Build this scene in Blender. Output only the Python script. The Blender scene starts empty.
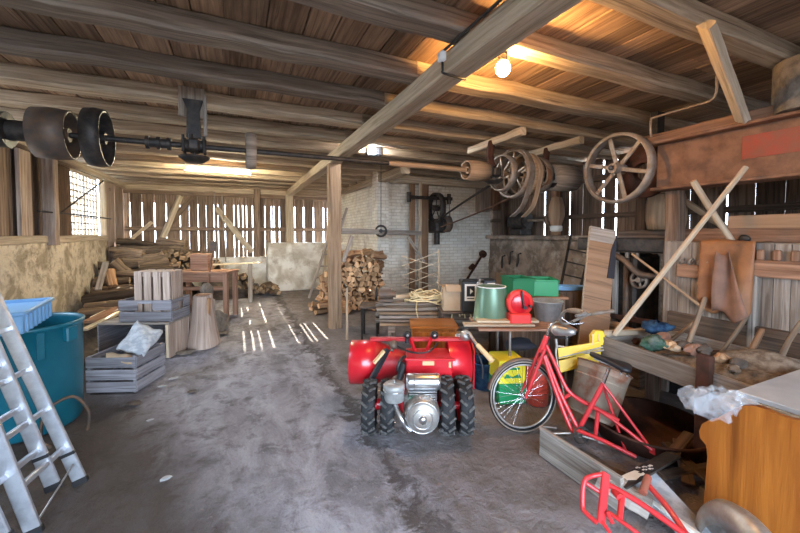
WORLD, SUN, EXPO = 5.0, 8.5, 2.1
import bpy, bmesh, math, random
from mathutils import Vector, Matrix, Euler
rnd = random.Random(7)
PI = math.pi
V = Vector
C = bpy.context.scene.collection
# ------------------------------------------------------------------ camera numbers (frame 800 x 533)
F, CX, CY, YAW, PITCH, EYE = 363.0, 400.0, 248.0, math.radians(24.4), math.radians(2.2), 1.65
FW = V((math.sin(YAW)*math.cos(PITCH), math.cos(YAW)*math.cos(PITCH), -math.sin(PITCH)))
RT = V((math.cos(YAW), -math.sin(YAW), 0))
UP = V((math.sin(YAW)*math.sin(PITCH), math.cos(YAW)*math.sin(PITCH), math.cos(PITCH)))

def at(u, v, x=None, y=None, z=None, d=None):
    """world point seen at photo coordinate (u,v) on the plane x=, y=, z= or at distance d along the view"""
    r = FW + RT*((u-CX)/F) + UP*((CY-v)/F)
    if x is not None: t = x/r.x
    elif y is not None: t = y/r.y
    elif z is not None: t = (z-EYE)/r.z
    else: t = d
    return V((r.x*t, r.y*t, EYE+r.z*t))

# ------------------------------------------------------------------ materials
MATS = {}
def nt(name):
    m = bpy.data.materials.new(name); m.use_nodes = True
    n = m.node_tree; n.nodes.clear()
    out = n.nodes.new('ShaderNodeOutputMaterial'); b = n.nodes.new('ShaderNodeBsdfPrincipled')
    n.links.new(b.outputs[0], out.inputs[0]); MATS[name] = m
    return m, n, b
def mix(n, fac, a, b, typ='MIX'):
    x = n.nodes.new('ShaderNodeMix'); x.data_type = 'RGBA'; x.blend_type = typ
    for k, s in ((0, fac), (6, a), (7, b)):
        if hasattr(s, 'links') or isinstance(s, bpy.types.NodeSocket): n.links.new(s, x.inputs[k])
        elif k == 0: x.inputs[0].default_value = s
        else: x.inputs[k].default_value = (*s, 1) if len(s) == 3 else s
    return x.outputs[2]
def noise(n, co, scale, detail=4, rough=.55, dist=0.0):
    t = n.nodes.new('ShaderNodeTexNoise'); t.inputs['Scale'].default_value = scale
    t.inputs['Detail'].default_value = detail; t.inputs['Roughness'].default_value = rough
    t.inputs['Distortion'].default_value = dist
    n.links.new(co, t.inputs['Vector']); return t.outputs['Fac']
def ramp(n, fac, lo, hi):
    r = n.nodes.new('ShaderNodeMapRange'); r.inputs[1].default_value = lo; r.inputs[2].default_value = hi
    n.links.new(fac, r.inputs[0]); return r.outputs[0]
def coord(n, kind='Object', scale=(1,1,1)):
    c = n.nodes.new('ShaderNodeTexCoord'); m = n.nodes.new('ShaderNodeMapping')
    m.inputs['Scale'].default_value = scale
    n.links.new(c.outputs[kind], m.inputs[0]); return m.outputs[0]
def bump(n, b, h, s=.3, d=.01):
    x = n.nodes.new('ShaderNodeBump'); x.inputs['Strength'].default_value = s; x.inputs['Distance'].default_value = d
    n.links.new(h, x.inputs['Height']); n.links.new(x.outputs[0], b.inputs['Normal'])
def piece(n):
    """per-piece random number kept in the second UV layer"""
    u = n.nodes.new('ShaderNodeUVMap'); u.uv_map = 'piece'
    s = n.nodes.new('ShaderNodeSeparateXYZ'); n.links.new(u.outputs[0], s.inputs[0]); return s.outputs[0]
def wood(name, light, dark, var=.35, rough=.8, gs=1.0, stain=None, stain_amt=.5):
    m, n, b = nt(name)
    g = noise(n, coord(n, 'UV', (1.3*gs, 26*gs, 1)), 1.0, 6, .62, .6)
    bl = noise(n, coord(n, 'UV', (1.1, 3.2, 1)), 1.6, 4, .6)
    col = mix(n, ramp(n, g, .36, .64), dark, light)
    if stain: col = mix(n, ramp(n, bl, .48, .75), col, mix(n, stain_amt, col, stain))
    else: col = mix(n, ramp(n, bl, .4, .8), col, mix(n, .45, col, dark))
    ck = noise(n, coord(n, 'UV', (.9*gs, 34*gs, 1)), 1.0, 3, .5, 1.2)
    col = mix(n, ramp(n, ck, .60, .68), col, mix(n, .55, col, tuple(c*.3 for c in dark)))
    p = piece(n); hsv = n.nodes.new('ShaderNodeHueSaturation')
    mr = n.nodes.new('ShaderNodeMapRange'); mr.inputs[3].default_value = 1-var; mr.inputs[4].default_value = 1+var
    n.links.new(p, mr.inputs[0]); n.links.new(mr.outputs[0], hsv.inputs['Value']); n.links.new(col, hsv.inputs['Color'])
    n.links.new(hsv.outputs[0], b.inputs['Base Color']); b.inputs['Roughness'].default_value = rough
    b.inputs['Specular IOR Level'].default_value = .25
    bump(n, b, g, .7, .01); return m
def plain(name, c, rough=.5, metal=0, c2=None, scale=6, amt=(.4,.65), bs=0, spec=.5, alpha=None, trans=0, coat=0):
    m, n, b = nt(name)
    b.inputs['Roughness'].default_value = rough; b.inputs['Metallic'].default_value = metal
    b.inputs['Specular IOR Level'].default_value = spec
    if c2 or bs:
        f = noise(n, coord(n), scale, 6, .62)
        if c2: n.links.new(mix(n, ramp(n, f, *amt), c, c2), b.inputs['Base Color'])
        else: b.inputs['Base Color'].default_value = (*c, 1)
        if bs: bump(n, b, f, bs, .01)
    else: b.inputs['Base Color'].default_value = (*c, 1)
    if alpha is not None: b.inputs['Alpha'].default_value = alpha
    if trans: b.inputs['Transmission Weight'].default_value = trans
    if coat: b.inputs['Coat Weight'].default_value = coat
    return m
def emit(name, c, s):
    m, n, b = nt(name); b.inputs['Base Color'].default_value = (*c, 1)
    b.inputs['Emission Color'].default_value = (*c, 1); b.inputs['Emission Strength'].default_value = s; return m
def masonry(name, c1, c2, c3, s1=1.2, s2=7, rough=.95, bs=.8, tint=(0.34,.62)):
    m, n, b = nt(name); co = coord(n)
    a = noise(n, co, s1, 5, .6, .4); f = noise(n, co, s2, 8, .68)
    col = mix(n, ramp(n, a, *tint), c1, c2); col = mix(n, ramp(n, f, .52, .74), col, c3)
    n.links.new(col, b.inputs['Base Color']); b.inputs['Roughness'].default_value = rough
    b.inputs['Specular IOR Level'].default_value = .15
    ad = n.nodes.new('ShaderNodeMath'); ad.operation = 'ADD'
    n.links.new(a, ad.inputs[0]); n.links.new(f, ad.inputs[1]); bump(n, b, ad.outputs[0], bs, .05); return m
def bricks(name, c1, c2, mort):
    m, n, b = nt(name); co = coord(n, 'UV')
    t = n.nodes.new('ShaderNodeTexBrick'); n.links.new(co, t.inputs['Vector'])
    t.inputs['Color1'].default_value = (*c1, 1); t.inputs['Color2'].default_value = (*c2, 1); t.inputs['Mortar'].default_value = (*mort, 1)
    t.inputs['Scale'].default_value = 1; t.inputs['Brick Width'].default_value = .25; t.inputs['Row Height'].default_value = .078
    t.inputs['Mortar Size'].default_value = .008; t.inputs['Mortar Smooth'].default_value = .4
    f = noise(n, coord(n), 3.0, 7, .68, .3); g = noise(n, coord(n), .9, 3, .5)
    col = mix(n, ramp(n, f, .5, .72), t.outputs['Color'], (.47,.40,.31))
    col = mix(n, ramp(n, g, .5, .7), col, mix(n, .5, col, (.62,.62,.60)))
    n.links.new(col, b.inputs['Base Color']); b.inputs['Roughness'].default_value = .95
    iv = n.nodes.new('ShaderNodeMath'); iv.operation = 'MULTIPLY_ADD'; iv.inputs[1].default_value = -.9; n.links.new(t.outputs['Fac'], iv.inputs[0])
    n.links.new(f, iv.inputs[2]); bump(n, b, iv.outputs[0], .7, .015); return m

wood('beam_tan', (.66,.555,.42), (.42,.33,.23), .08)
wood('joist_grey', (.37,.30,.24), (.17,.13,.10), .25)
wood('joist_warm', (.60,.485,.35), (.31,.23,.16), .18)
wood('ceiling_board', (.47,.315,.20), (.23,.145,.092), .42, stain=(.12,.08,.058))
wood('plank_dark', (.20,.135,.095), (.075,.048,.034), .35)
wood('plank_brown', (.36,.255,.18), (.15,.098,.068), .35)
wood('plank_blush', (.55,.44,.36), (.30,.21,.165), .18)
wood('post_brown', (.46,.315,.20), (.26,.165,.10), .15)
wood('grey_wood', (.47,.42,.37), (.22,.18,.15), .22)
wood('crate_grey', (.31,.30,.325), (.14,.13,.14), .22)
wood('crate_blush', (.56,.44,.36), (.32,.23,.18), .15)
wood('log_bark', (.235,.165,.11), (.075,.05,.035), .5, gs=.7)
wood('log_end', (.40,.285,.18), (.18,.11,.065), .5)
wood('brick_post', (.33,.20,.12), (.17,.095,.055), .15)
wood('fire_wood', (.58,.36,.20), (.25,.12,.06), .45)
wood('fire_end', (.70,.45,.25), (.36,.19,.09), .45)
wood('pale_wood', (.74,.62,.45), (.50,.38,.25), .15)
wood('pole_wood', (.55,.43,.31), (.35,.26,.175), .12)
wood('red_wood', (.44,.26,.175), (.24,.125,.08), .2)
wood('board_brown', (.40,.245,.15), (.30,.175,.10), .08, rough=.5, gs=.5)
wood('varnish', (.40,.135,.022), (.22,.06,.010), .05, rough=.3, gs=.4)
wood('thresher_grey', (.33,.28,.24), (.15,.115,.09), .2)
wood('old_red_brown', (.36,.20,.125), (.17,.085,.05), .2)
bricks('white_brick', (.90,.86,.77), (.80,.74,.63), (.60,.54,.45))
masonry('plaster_left', (.80,.70,.55), (.47,.38,.265), (.25,.185,.125), 3.2, 11, tint=(.44,.58))
masonry('plaster_white', (.84,.81,.76), (.52,.46,.38), (.38,.31,.23), 1.8, 5, tint=(.42,.6))
masonry('stone_dark', (.40,.30,.225), (.20,.15,.115), (.56,.48,.40), 2.2, 4.5, tint=(.42,.58))
plain('iron_black', (.028,.026,.026), .55, .4, (.07,.055,.045), 14, bs=.15)
plain('iron_worn', (.12,.095,.08), .6, .5, (.20,.12,.075), 9, bs=.2)
plain('iron_grey', (.30,.255,.215), .6, .45, (.22,.15,.10), 11, bs=.15)
plain('rust', (.25,.125,.07), .85, .15, (.15,.075,.045), 8, bs=.4)
plain('rust_red', (.33,.062,.035), .88, .0, (.24,.085,.05), 9, (.34,.62), bs=.2)
plain('rust_dark', (.085,.036,.024), .95, .0, (.04,.022,.016), 9, bs=.3, spec=.15)
plain('aluminium', (.62,.65,.70), .38, .85, (.50,.52,.57), 20)
plain('steel', (.62,.62,.63), .28, .95)
plain('chrome', (.75,.75,.76), .14, 1)
plain('steel_dull', (.42,.41,.39), .45, .7, (.30,.25,.21), 12)
plain('rubber', (.012,.012,.013), .7, 0, (.022,.022,.024), 20, spec=.3)
plain('rubber_dusty', (.10,.095,.09), .85, 0, (.035,.034,.034), 30, spec=.2)
plain('black_plastic', (.015,.015,.017), .4)
plain('black_dull', (.02,.018,.017), .9, spec=.1)
plain('tractor_red', (.56,.012,.022), .3, 0, coat=.4)
plain('tractor_red_dull', (.44,.015,.022), .45)
plain('bike_red', (.58,.03,.035), .38, coat=.2, c2=(.46,.025,.03), scale=9)
plain('teal_plastic', (.006,.105,.155), .34, 0, (.008,.13,.185), 3)
plain('blue_plastic', (.20,.42,.70), .42)
plain('yellow_slat', (.80,.55,.03), .45)
plain('yellow_plastic', (.82,.72,.04), .4)
plain('green_plastic', (.012,.26,.09), .42)
plain('green_dark', (.012,.17,.065), .4)
plain('bucket_green', (.12,.21,.14), .35, .25, (.10,.18,.12), 5)
plain('reel_red', (.70,.035,.03), .5)
plain('can_red', (.55,.06,.035), .5, c2=(.40,.06,.04), scale=7)
plain('zinc', (.38,.38,.37), .5, .35, (.25,.245,.235), 8)
plain('enamel_white', (.80,.80,.78), .35)
plain('paper', (.46,.475,.50), .65, 0, (.29,.31,.34), 14, (.42,.58))
plain('cardboard', (.47,.34,.22), .85, 0, (.40,.28,.17), 5)
plain('rope', (.72,.57,.32), .9, 0, (.60,.45,.24), 40)
plain('leather', (.31,.125,.045), .6, 0, (.19,.075,.03), 4, (.38,.62), bs=.3)
plain('leather_inside', (.25,.125,.08), .75, 0, (.17,.085,.055), 5, bs=.3)
plain('cloth_green', (.045,.10,.065), .95, 0, (.16,.18,.16), 14, spec=.05)
plain('cloth_blue', (.018,.035,.07), .95, 0, (.045,.09,.15), 12, spec=.05)
plain('cloth_dark', (.03,.03,.04), .9)
plain('drum_paint', (.33,.255,.19), .75, .1, (.28,.11,.06), 6, (.45,.6), bs=.2)
plain('stone_grey', (.25,.215,.18), .97, 0, (.13,.115,.10), 14, bs=1.0, spec=.1)
plain('marble', (.50,.51,.52), .3, 0, (.36,.37,.39), 3)
plain('debris', (.13,.09,.062), .97, 0, (.26,.20,.15), 18, bs=1.0, spec=.1)
plain('bark_dirt', (.07,.052,.04), .97, 0, (.13,.098,.075), 12, bs=.9)
plain('glass', (.9,.95,.95), .05, 0, trans=1, alpha=.35)
plain('wrap', (.80,.83,.88), .10, 0, alpha=.13, spec=1.0)
plain('grip', (.68,.46,.24), .6)
plain('label_white', (.82,.80,.74), .5)
plain('clear_lens', (.7,.7,.7), .2)
emit('tube_glow', (1.0,.88,.60), 125)
emit('bulb_glow', (1.0,.55,.18), 170)
emit('work_glow', (.84,.92,1.0), 330)
def floor_mat():
    m, n, b = nt('floor_dirt'); co = coord(n)
    def math_(op, a, c, d=None):
        x = n.nodes.new('ShaderNodeMath'); x.operation = op
        for k, s in enumerate((a, c, d)):
            if s is None: continue
            if isinstance(s, bpy.types.NodeSocket): n.links.new(s, x.inputs[k])
            else: x.inputs[k].default_value = s
        return x.outputs[0]
    a = noise(n, co, .8, 5, .6, .5); f = noise(n, co, 4, 9, .72, .3); g = noise(n, coord(n, 'Object', (1.3,.6,1)), 2.6, 7, .68, .6); s = noise(n, co, 22, 5, .72); h = noise(n, co, 9, 6, .7, 1.0)
    sp = n.nodes.new('ShaderNodeSeparateXYZ'); n.links.new(co, sp.inputs[0]); X, Y = sp.outputs[0], sp.outputs[1]
    col = mix(n, ramp(n, g, .38, .62), (.175,.163,.178), (.39,.38,.425))
    col = mix(n, ramp(n, a, .40, .64), col, mix(n, .5, col, (.36,.345,.37)))
    col = mix(n, ramp(n, f, .50, .64), col, mix(n, .7, col, (.085,.072,.07)))
    col = mix(n, ramp(n, h, .58, .72), col, mix(n, .5, col, (.46,.44,.45)))
    col = mix(n, ramp(n, s, .60, .74), col, mix(n, .5, col, (.52,.49,.46)))
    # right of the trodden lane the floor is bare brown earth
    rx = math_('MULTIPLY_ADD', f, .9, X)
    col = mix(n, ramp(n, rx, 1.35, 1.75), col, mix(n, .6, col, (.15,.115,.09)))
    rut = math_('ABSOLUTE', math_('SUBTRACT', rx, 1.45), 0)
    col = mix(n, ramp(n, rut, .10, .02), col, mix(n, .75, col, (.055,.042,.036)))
    # bark and earth along the left edge, plus a slanting shadow painted in nearer
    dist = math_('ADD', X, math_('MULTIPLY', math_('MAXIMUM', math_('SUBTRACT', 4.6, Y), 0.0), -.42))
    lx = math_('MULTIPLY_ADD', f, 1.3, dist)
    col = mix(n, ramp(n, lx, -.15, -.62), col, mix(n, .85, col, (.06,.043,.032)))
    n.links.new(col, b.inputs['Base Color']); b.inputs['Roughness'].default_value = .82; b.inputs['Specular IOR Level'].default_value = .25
    bump(n, b, math_('MULTIPLY_ADD', s, .4, math_('ADD', f, h)), .9, .035)
floor_mat()

# ------------------------------------------------------------------ mesh builder
def basis(d, up=(0,0,1)):
    d = V(d).normalized(); u = V(up)
    if abs(d.dot(u.normalized())) > .97: u = V((1,0,0)) if abs(d.x) < .9 else V((0,1,0))
    s = d.cross(u).normalized(); u2 = s.cross(d).normalized()
    return d, s, u2
def spline(pts, n=6, closed=False):
    pts = [V(p) for p in pts]; out = []; k = len(pts)
    for i in range(k if closed else k-1):
        g = lambda j: pts[j % k] if closed else pts[max(0, min(k-1, j))]
        a, b, c, d = g(i-1), g(i), g(i+1), g(i+2)
        for q in range(n):
            t = q/n
            out.append(.5*((2*b)+(c-a)*t+(2*a-5*b+4*c-d)*t*t+(3*b-a-3*c+d)*t**3))
    if not closed: out.append(pts[-1])
    return out
class B:
    def __init__(s, M=None): s.v = []; s.f = []; s.uv = []; s.pc = []; s.sm = []; s.M = M
    def add(s, verts, faces, uvs, smooth=False, pc=None):
        o = len(s.v); pc = rnd.random() if pc is None else pc
        s.v += [(s.M @ V(p) if s.M else V(p)) for p in verts]
        for f, u in zip(faces, uvs):
            s.f.append([o+i for i in f]); s.uv.append(u); s.pc.append(pc); s.sm.append(smooth)
    def box(s, c, size, R=None, bev=.004, pc=None, grain=None):
        h = [max(x/2, 1e-4) for x in size]; bev = min(bev, min(h)*.45); c = V(c)
        R = Matrix.Identity(3) if R is None else R
        if not hasattr(R, 'to_3x3') : R = Euler(R).to_matrix()
        R = R.to_3x3(); idx = {}; vs = []
        for sx in (-1,1):
            for sy in (-1,1):
                for sz in (-1,1):
                    sg = (sx,sy,sz)
                    for a in range(3):
                        p = V([sg[k]*(h[k]-(0 if k == a else bev)) for k in range(3)])
                        idx[(sg,a)] = len(vs); vs.append(p)
        fs = []
        def sgn(a, sa, b=None, sb=None, c2=None, sc=None):
            q = [0,0,0]; q[a] = sa
            if b is not None: q[b] = sb
            if c2 is not None: q[c2] = sc
            return tuple(q)
        for a in range(3):
            b, c2 = (a+1) % 3, (a+2) % 3
            for sa in (-1,1):
                fs.append([idx[(sgn(a,sa,b,x,c2,y),a)] for x, y in ((-1,-1),(1,-1),(1,1),(-1,1))])
        for a in range(3):
            b, c2 = (a+1) % 3, (a+2) % 3
            for sa in (-1,1):
                for sb in (-1,1):
                    fs.append([idx[(sgn(a,sa,b,sb,c2,-1),a)], idx[(sgn(a,sa,b,sb,c2,1),a)], idx[(sgn(a,sa,b,sb,c2,1),b)], idx[(sgn(a,sa,b,sb,c2,-1),b)]])
        for sx in (-1,1):
            for sy in (-1,1):
                for sz in (-1,1): fs.append([idx[((sx,sy,sz),a)] for a in range(3)])
        L = max(range(3), key=lambda k: size[k]) if grain is None else grain
        ou, ov = rnd.random()*20, rnd.random()*20; uvs = []
        for i, f in enumerate(fs):
            ctr = sum((vs[j] for j in f), V())/len(f); nrm = (vs[f[1]]-vs[f[0]]).cross(vs[f[2]]-vs[f[0]])
            if nrm.dot(ctr) < 0: f.reverse(); nrm = -nrm
            k = max(range(3), key=lambda q: abs(nrm[q]))
            ax = [q for q in range(3) if q != k]
            if ax[1] == L: ax.reverse()
            uvs.append([(vs[j][ax[0]]+ou, vs[j][ax[1]]+ov) for j in f])
        s.add([R @ p + c for p in vs], fs, uvs, pc=pc)
    def bar(s, p0, p1, w, h, up=(0,0,1), bev=.004, pc=None):
        p0, p1 = V(p0), V(p1); d, sd, u = basis(p1-p0, up)
        R = Matrix((d, sd, u)).transposed()
        s.box((p0+p1)/2, ((p1-p0).length, w, h), R, bev, pc)
    def loft(s, rings, closed=True, caps=True, smooth=True, pc=None, loop=False):
        n = len(rings[0]); vs = [V(p) for r in rings for p in r]; fs = []; uvs = []
        ou, ov = rnd.random()*20, rnd.random()*20
        acc = [0]
        for i in range(1, len(rings)): acc.append(acc[-1]+(V(rings[i][0])-V(rings[i-1][0])).length)
        per = [0]; r0 = max(rings, key=lambda r: (V(r[0])-V(r[n//2])).length)
        for j in range(n): per.append(per[-1]+(V(r0[(j+1) % n])-V(r0[j])).length)
        for i in range(len(rings) if loop else len(rings)-1):
            i2 = (i+1) % len(rings)
            for j in range(n if closed else n-1):
                j2 = (j+1) % n
                fs.append([i*n+j, i*n+j2, i2*n+j2, i2*n+j])
                a0, a1 = acc[i], acc[i2] if i2 else acc[-1]+.05
                uvs.append([(a0+ou, per[j]+ov), (a0+ou, per[j+1]+ov), (a1+ou, per[j+1]+ov), (a1+ou, per[j]+ov)])
        s.add(vs, fs, uvs, smooth, pc)
        if caps and closed and not loop:
            for r, fl in ((rings[0], True), (rings[-1], False)):
                f = list(range(n)); f = f[::-1] if fl else f
                q = [V(r[k]) for k in f]; d, e = (q[1]-q[0]).normalized(), None
                e = (q[n//2]-q[0]); e = (e-d*e.dot(d)).normalized() if (e-d*e.dot(d)).length > 1e-6 else V((0,0,1))
                s.add([V(p) for p in r], [f], [[((p-q[0]).dot(d)+ou, (p-q[0]).dot(e)+ov) for p in q]], False, pc)
    def tube(s, path, r, seg=8, smooth=True, pc=None, caps=True, loop=False):
        path = [V(p) for p in path]; n = len(path); rings = []
        t0 = (path[1]-path[0]).normalized(); _, a, b = basis(t0)
        for i, p in enumerate(path):
            if loop: t = path[(i+1) % n]-path[i-1]
            else: t = path[min(n-1, i+1)]-path[max(0, i-1)]
            t = t.normalized() if t.length > 1e-9 else t0
            a = (a-t*a.dot(t)).normalized(); b = t.cross(a)
            rr = r[i] if isinstance(r, (list, tuple)) else r
            rings.append([p+(a*math.cos(k*2*PI/seg)+b*math.sin(k*2*PI/seg))*rr for k in range(seg)])
        s.loft(rings, True, caps, smooth, pc, loop)
    def cyl(s, p0, p1, r, seg=16, r2=None, pc=None): s.tube([p0, p1], [r, r if r2 is None else r2], seg, True, pc)
    def lathe(s, prof, c=(0,0,0), axis=(0,0,1), seg=24, a0=0, a1=None, smooth=True, pc=None, caps=False):
        d, e, g = basis(axis); c = V(c); full = a1 is None; a1 = a0+2*PI if full else a1
        k = seg if full else seg+1
        rings = [[c+d*z+(e*math.cos(a0+(a1-a0)*j/seg)+g*math.sin(a0+(a1-a0)*j/seg))*r for j in range(k)] for r, z in prof]
        s.loft(rings, full, caps, smooth, pc)
    def ring(s, c, axis, R, r, seg=32, sub=8):
        d, e, g = basis(axis); c = V(c)
        s.tube([c+(e*math.cos(k*2*PI/seg)+g*math.sin(k*2*PI/seg))*R for k in range(seg)], r, sub, loop=True)
    def prism(s, pts, axis, t, pc=None, smooth=False):
        """flat outline (3D points, counter-clockwise seen against axis) with thickness t along axis"""
        ax = V(axis).normalized()*t; s.loft([[V(p) for p in pts], [V(p)+ax for p in pts]], True, True, smooth, pc)
    def sheet(s, grid, t=.003, smooth=True, pc=None):
        nr, nc = len(grid), len(grid[0]); g = [[V(p) for p in r] for r in grid]; top = []; bot = []
        for i in range(nr):
            for j in range(nc):
                a = g[min(nr-1,i+1)][j]-g[max(0,i-1)][j]; b = g[i][min(nc-1,j+1)]-g[i][max(0,j-1)]
                m = a.cross(b); m = m.normalized() if m.length > 1e-9 else V((0,0,1))
                top.append(g[i][j]+m*t/2); bot.append(g[i][j]-m*t/2)
        k = nr*nc; fs = []; uvs = []
        uv = lambda i: ((i % k)//nc*.05, (i % k) % nc*.05)
        for i in range(nr-1):
            for j in range(nc-1):
                q = [i*nc+j, (i+1)*nc+j, (i+1)*nc+j+1, i*nc+j+1]; fs += [q, [x+k for x in reversed(q)]]
        edge = [j for j in range(nc)]+[i*nc+nc-1 for i in range(1,nr)]+[(nr-1)*nc+j for j in range(nc-2,-1,-1)]+[i*nc for i in range(nr-2,0,-1)]
        for a, b in zip(edge, edge[1:]+edge[:1]): fs.append([a, b, b+k, a+k])
        s.add(top+bot, fs, [[uv(i) for i in f] for f in fs], smooth, pc)
    def blob(s, c, size, seed=0, amp=.25, seg=10, flat=False):
        r_ = random.Random(seed); c = V(c); ph = [r_.random()*6 for _ in range(6)]; rings = []
        for i in range(1, seg):
            th = PI*i/seg; row = []
            for j in range(seg+4):
                a = 2*PI*j/(seg+4)
                k = 1+amp*(math.sin(2*a+ph[0]+th*2)*.5+math.sin(3*a+ph[1])*math.sin(2*th+ph[2])*.4+math.sin(5*a+ph[3]+3*th)*.25)
                row.append(c+V((size[0]*math.sin(th)*math.cos(a)*k, size[1]*math.sin(th)*math.sin(a)*k, -size[2]*math.cos(th)*(1+amp*.3*math.sin(a+ph[4])))))
            rings.append(row)
        s.loft(rings, True, True, not flat)
    def log(s, p0, p1, r, seg=9, n=5, jit=.18, bend=.03, seed=None):
        q = random.Random(rnd.random() if seed is None else seed); p0, p1 = V(p0), V(p1); d, a, b = basis(p1-p0)
        ph = [1+q.uniform(-jit, jit) for _ in range(seg)]; ba = q.uniform(0, 6.28); bm = q.uniform(-bend, bend)*(p1-p0).length
        rings = []
        for i in range(n+1):
            t = i/n; c = p0.lerp(p1, t)+(a*math.cos(ba)+b*math.sin(ba))*bm*math.sin(PI*t)
            k = r*(1-.12*t)*(1+q.uniform(-.07,.07))
            rings.append([c+(a*math.cos(2*PI*j/seg)+b*math.sin(2*PI*j/seg))*k*ph[j] for j in range(seg)])
        s.loft(rings)
    def beam(s, p0, p1, w, h, n=10, jit=.008, up=(0,0,1), ch=.18, pc=None, seed=1):
        """hand-hewn timber: rounded corners, wavering faces"""
        q = random.Random(seed); p0, p1 = V(p0), V(p1); d, a, b = basis(p1-p0, up); rings = []
        c = ch*min(w, h)*.7
        sec = [(w/2-c,-h/2),(w/2,-h/2+c),(w/2,h/2-c),(w/2-c,h/2),(-w/2+c,h/2),(-w/2,h/2-c),(-w/2,-h/2+c),(-w/2+c,-h/2)]
        for i in range(n+1):
            o = p0.lerp(p1, i/n)
            ja, jb, k = q.uniform(-jit,jit), q.uniform(-jit,jit), 1+q.uniform(-jit,jit)*3
            rings.append([o+a*(x*k+ja)+b*(y*k+jb) for x, y in sec])
        s.loft(rings, smooth=False, pc=pc)
    def build(s, name, mat, parent=None, world=False, origin=None):
        me = bpy.data.meshes.new(name); off = V((0,0,0)); o_loc = V((0,0,0))
        if parent is not None:
            if world: off = parent.location.copy()
        elif origin is None:
            xs = [p.x for p in s.v]; ys = [p.y for p in s.v]; zs = [p.z for p in s.v]
            off = V(((min(xs)+max(xs))/2, (min(ys)+max(ys))/2, min(zs))); o_loc = off
        else: off = V(origin); o_loc = off
        me.from_pydata([tuple(p-off) for p in s.v], [], s.f)
        u = me.uv_layers.new(name='UVMap'); w = me.uv_layers.new(name='piece'); k = 0
        for fi, f in enumerate(s.f):
            for j in range(len(f)):
                u.data[k].uv = s.uv[fi][j]; w.data[k].uv = (s.pc[fi], .5); k += 1
        for p, sm in zip(me.polygons, s.sm): p.use_smooth = sm
        me.materials.append(MATS[mat])
        bm = bmesh.new(); bm.from_mesh(me); bmesh.ops.recalc_face_normals(bm, faces=bm.faces); bm.to_mesh(me); bm.free(); me.update()
        o = bpy.data.objects.new(name, me); C.objects.link(o); o.location = o_loc
        if parent is not None: o.parent = parent
        elif origin is None: pass
        return o
def tag(o, label, cat, group=None, kind=None):
    o['label'] = label; o['category'] = cat
    if group: o['group'] = group
    if kind: o['kind'] = kind
    return o
def thing(name, label, cat, loc=(0,0,0), rz=0, group=None):
    o = bpy.data.objects.new(name, None); C.objects.link(o); o.location = loc; o.rotation_euler = (0,0,rz); o.empty_display_size = .1
    return tag(o, label, cat, group)
def struct(name, b, mat, label=None, cat=None):
    o = b.build(name, mat); o['kind'] = 'structure'
    if label: o['label'] = label; o['category'] = cat or 'structure'
    return o
def dup(o, loc=None, rz=None, label=None, group=None, parent=None):
    c = o.copy(); C.objects.link(c)
    if parent is not None: c.parent = parent
    if loc is not None: c.location = loc
    if rz is not None: c.rotation_euler = (c.rotation_euler[0], c.rotation_euler[1], rz)
    if label: c['label'] = label
    if group: c['group'] = group
    for k in list(o.children): dup(k, parent=c)
    return c
def RZ(a): return Matrix.Rotation(a, 3, 'Z')
# ================================================================== THE SETTING
rnd.seed(11)
XL, XR, YB, ZC = -2.75, 6.3, 12.2, 3.17
b = B(); b.box((1.8, 5, -.16), (90, 90, .1)); struct('ground', b, 'bark_dirt')
# floor: trodden earth, gently uneven
b = B(); nx, ny = 60, 90; g = []
def fz(x, y): return .008*math.sin(x*2.3+y*.7)+.006*math.sin(y*3.1-x*1.7)+.004*math.sin(x*7+y*5)-.012
for i in range(ny+1):
    row = []
    for j in range(nx+1):
        x = -4.2+j*12.4/nx; y = -4+i*17.6/ny; row.append((x, y, fz(x, y)))
    g.append(row)
b.v = [V(p) for r in g for p in r]
for i in range(ny):
    for j in range(nx):
        q = [i*(nx+1)+j, i*(nx+1)+j+1, (i+1)*(nx+1)+j+1, (i+1)*(nx+1)+j]
        b.f.append(q); b.uv.append([(b.v[k].x, b.v[k].y) for k in q]); b.pc.append(.5); b.sm.append(True)
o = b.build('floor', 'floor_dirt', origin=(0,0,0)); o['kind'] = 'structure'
# ceiling boards run away from the viewer, with a solid deck added above to block the sun
b = B(); x = -3.2
while x < 6.9:
    w = rnd.uniform(.17,.30); y = -2.2
    while y < 12.7:
        L = rnd.uniform(2.2,4.6); y2 = min(12.75, y+L)
        b.box((x+w/2, (y+y2)/2, ZC+.012+rnd.uniform(0,.01)), (w-rnd.choice((.004,.006,.012)), y2-y-.006, .024), bev=.003)
        y = y2
    x += w
b.box((1.85, 5.3, ZC+.07), (10.3, 15.2, .05), pc=0)
struct('ceiling', b, 'ceiling_board')
b = B(); b.bar((1.85, 12.27, 3.02), (1.85, 13.05, 2.60), 10.3, .04); struct('added_eave', b, 'plank_dark')  # unseen eave added outside, sloped to shade the upper wall slits
b = B(); b.beam((-2.8, 12.14, 2.975), (3.2, 12.14, 2.975), .1, .2, 12, .005, seed=90); struct('added_tie', b, 'joist_warm')  # tie added to block the sun coming over the top rail
# front wall with the wide open barn door the daylight comes through
b = B(); b.box((-2.45, -2.3, 1.58), (1.3, .15, 3.16)); b.box((4.6, -2.3, 1.58), (4.2, .15, 3.16)); b.box((.35, -2.3, 3.05), (4.4, .15, .24)); struct('wall_front', b, 'plank_dark')
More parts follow.
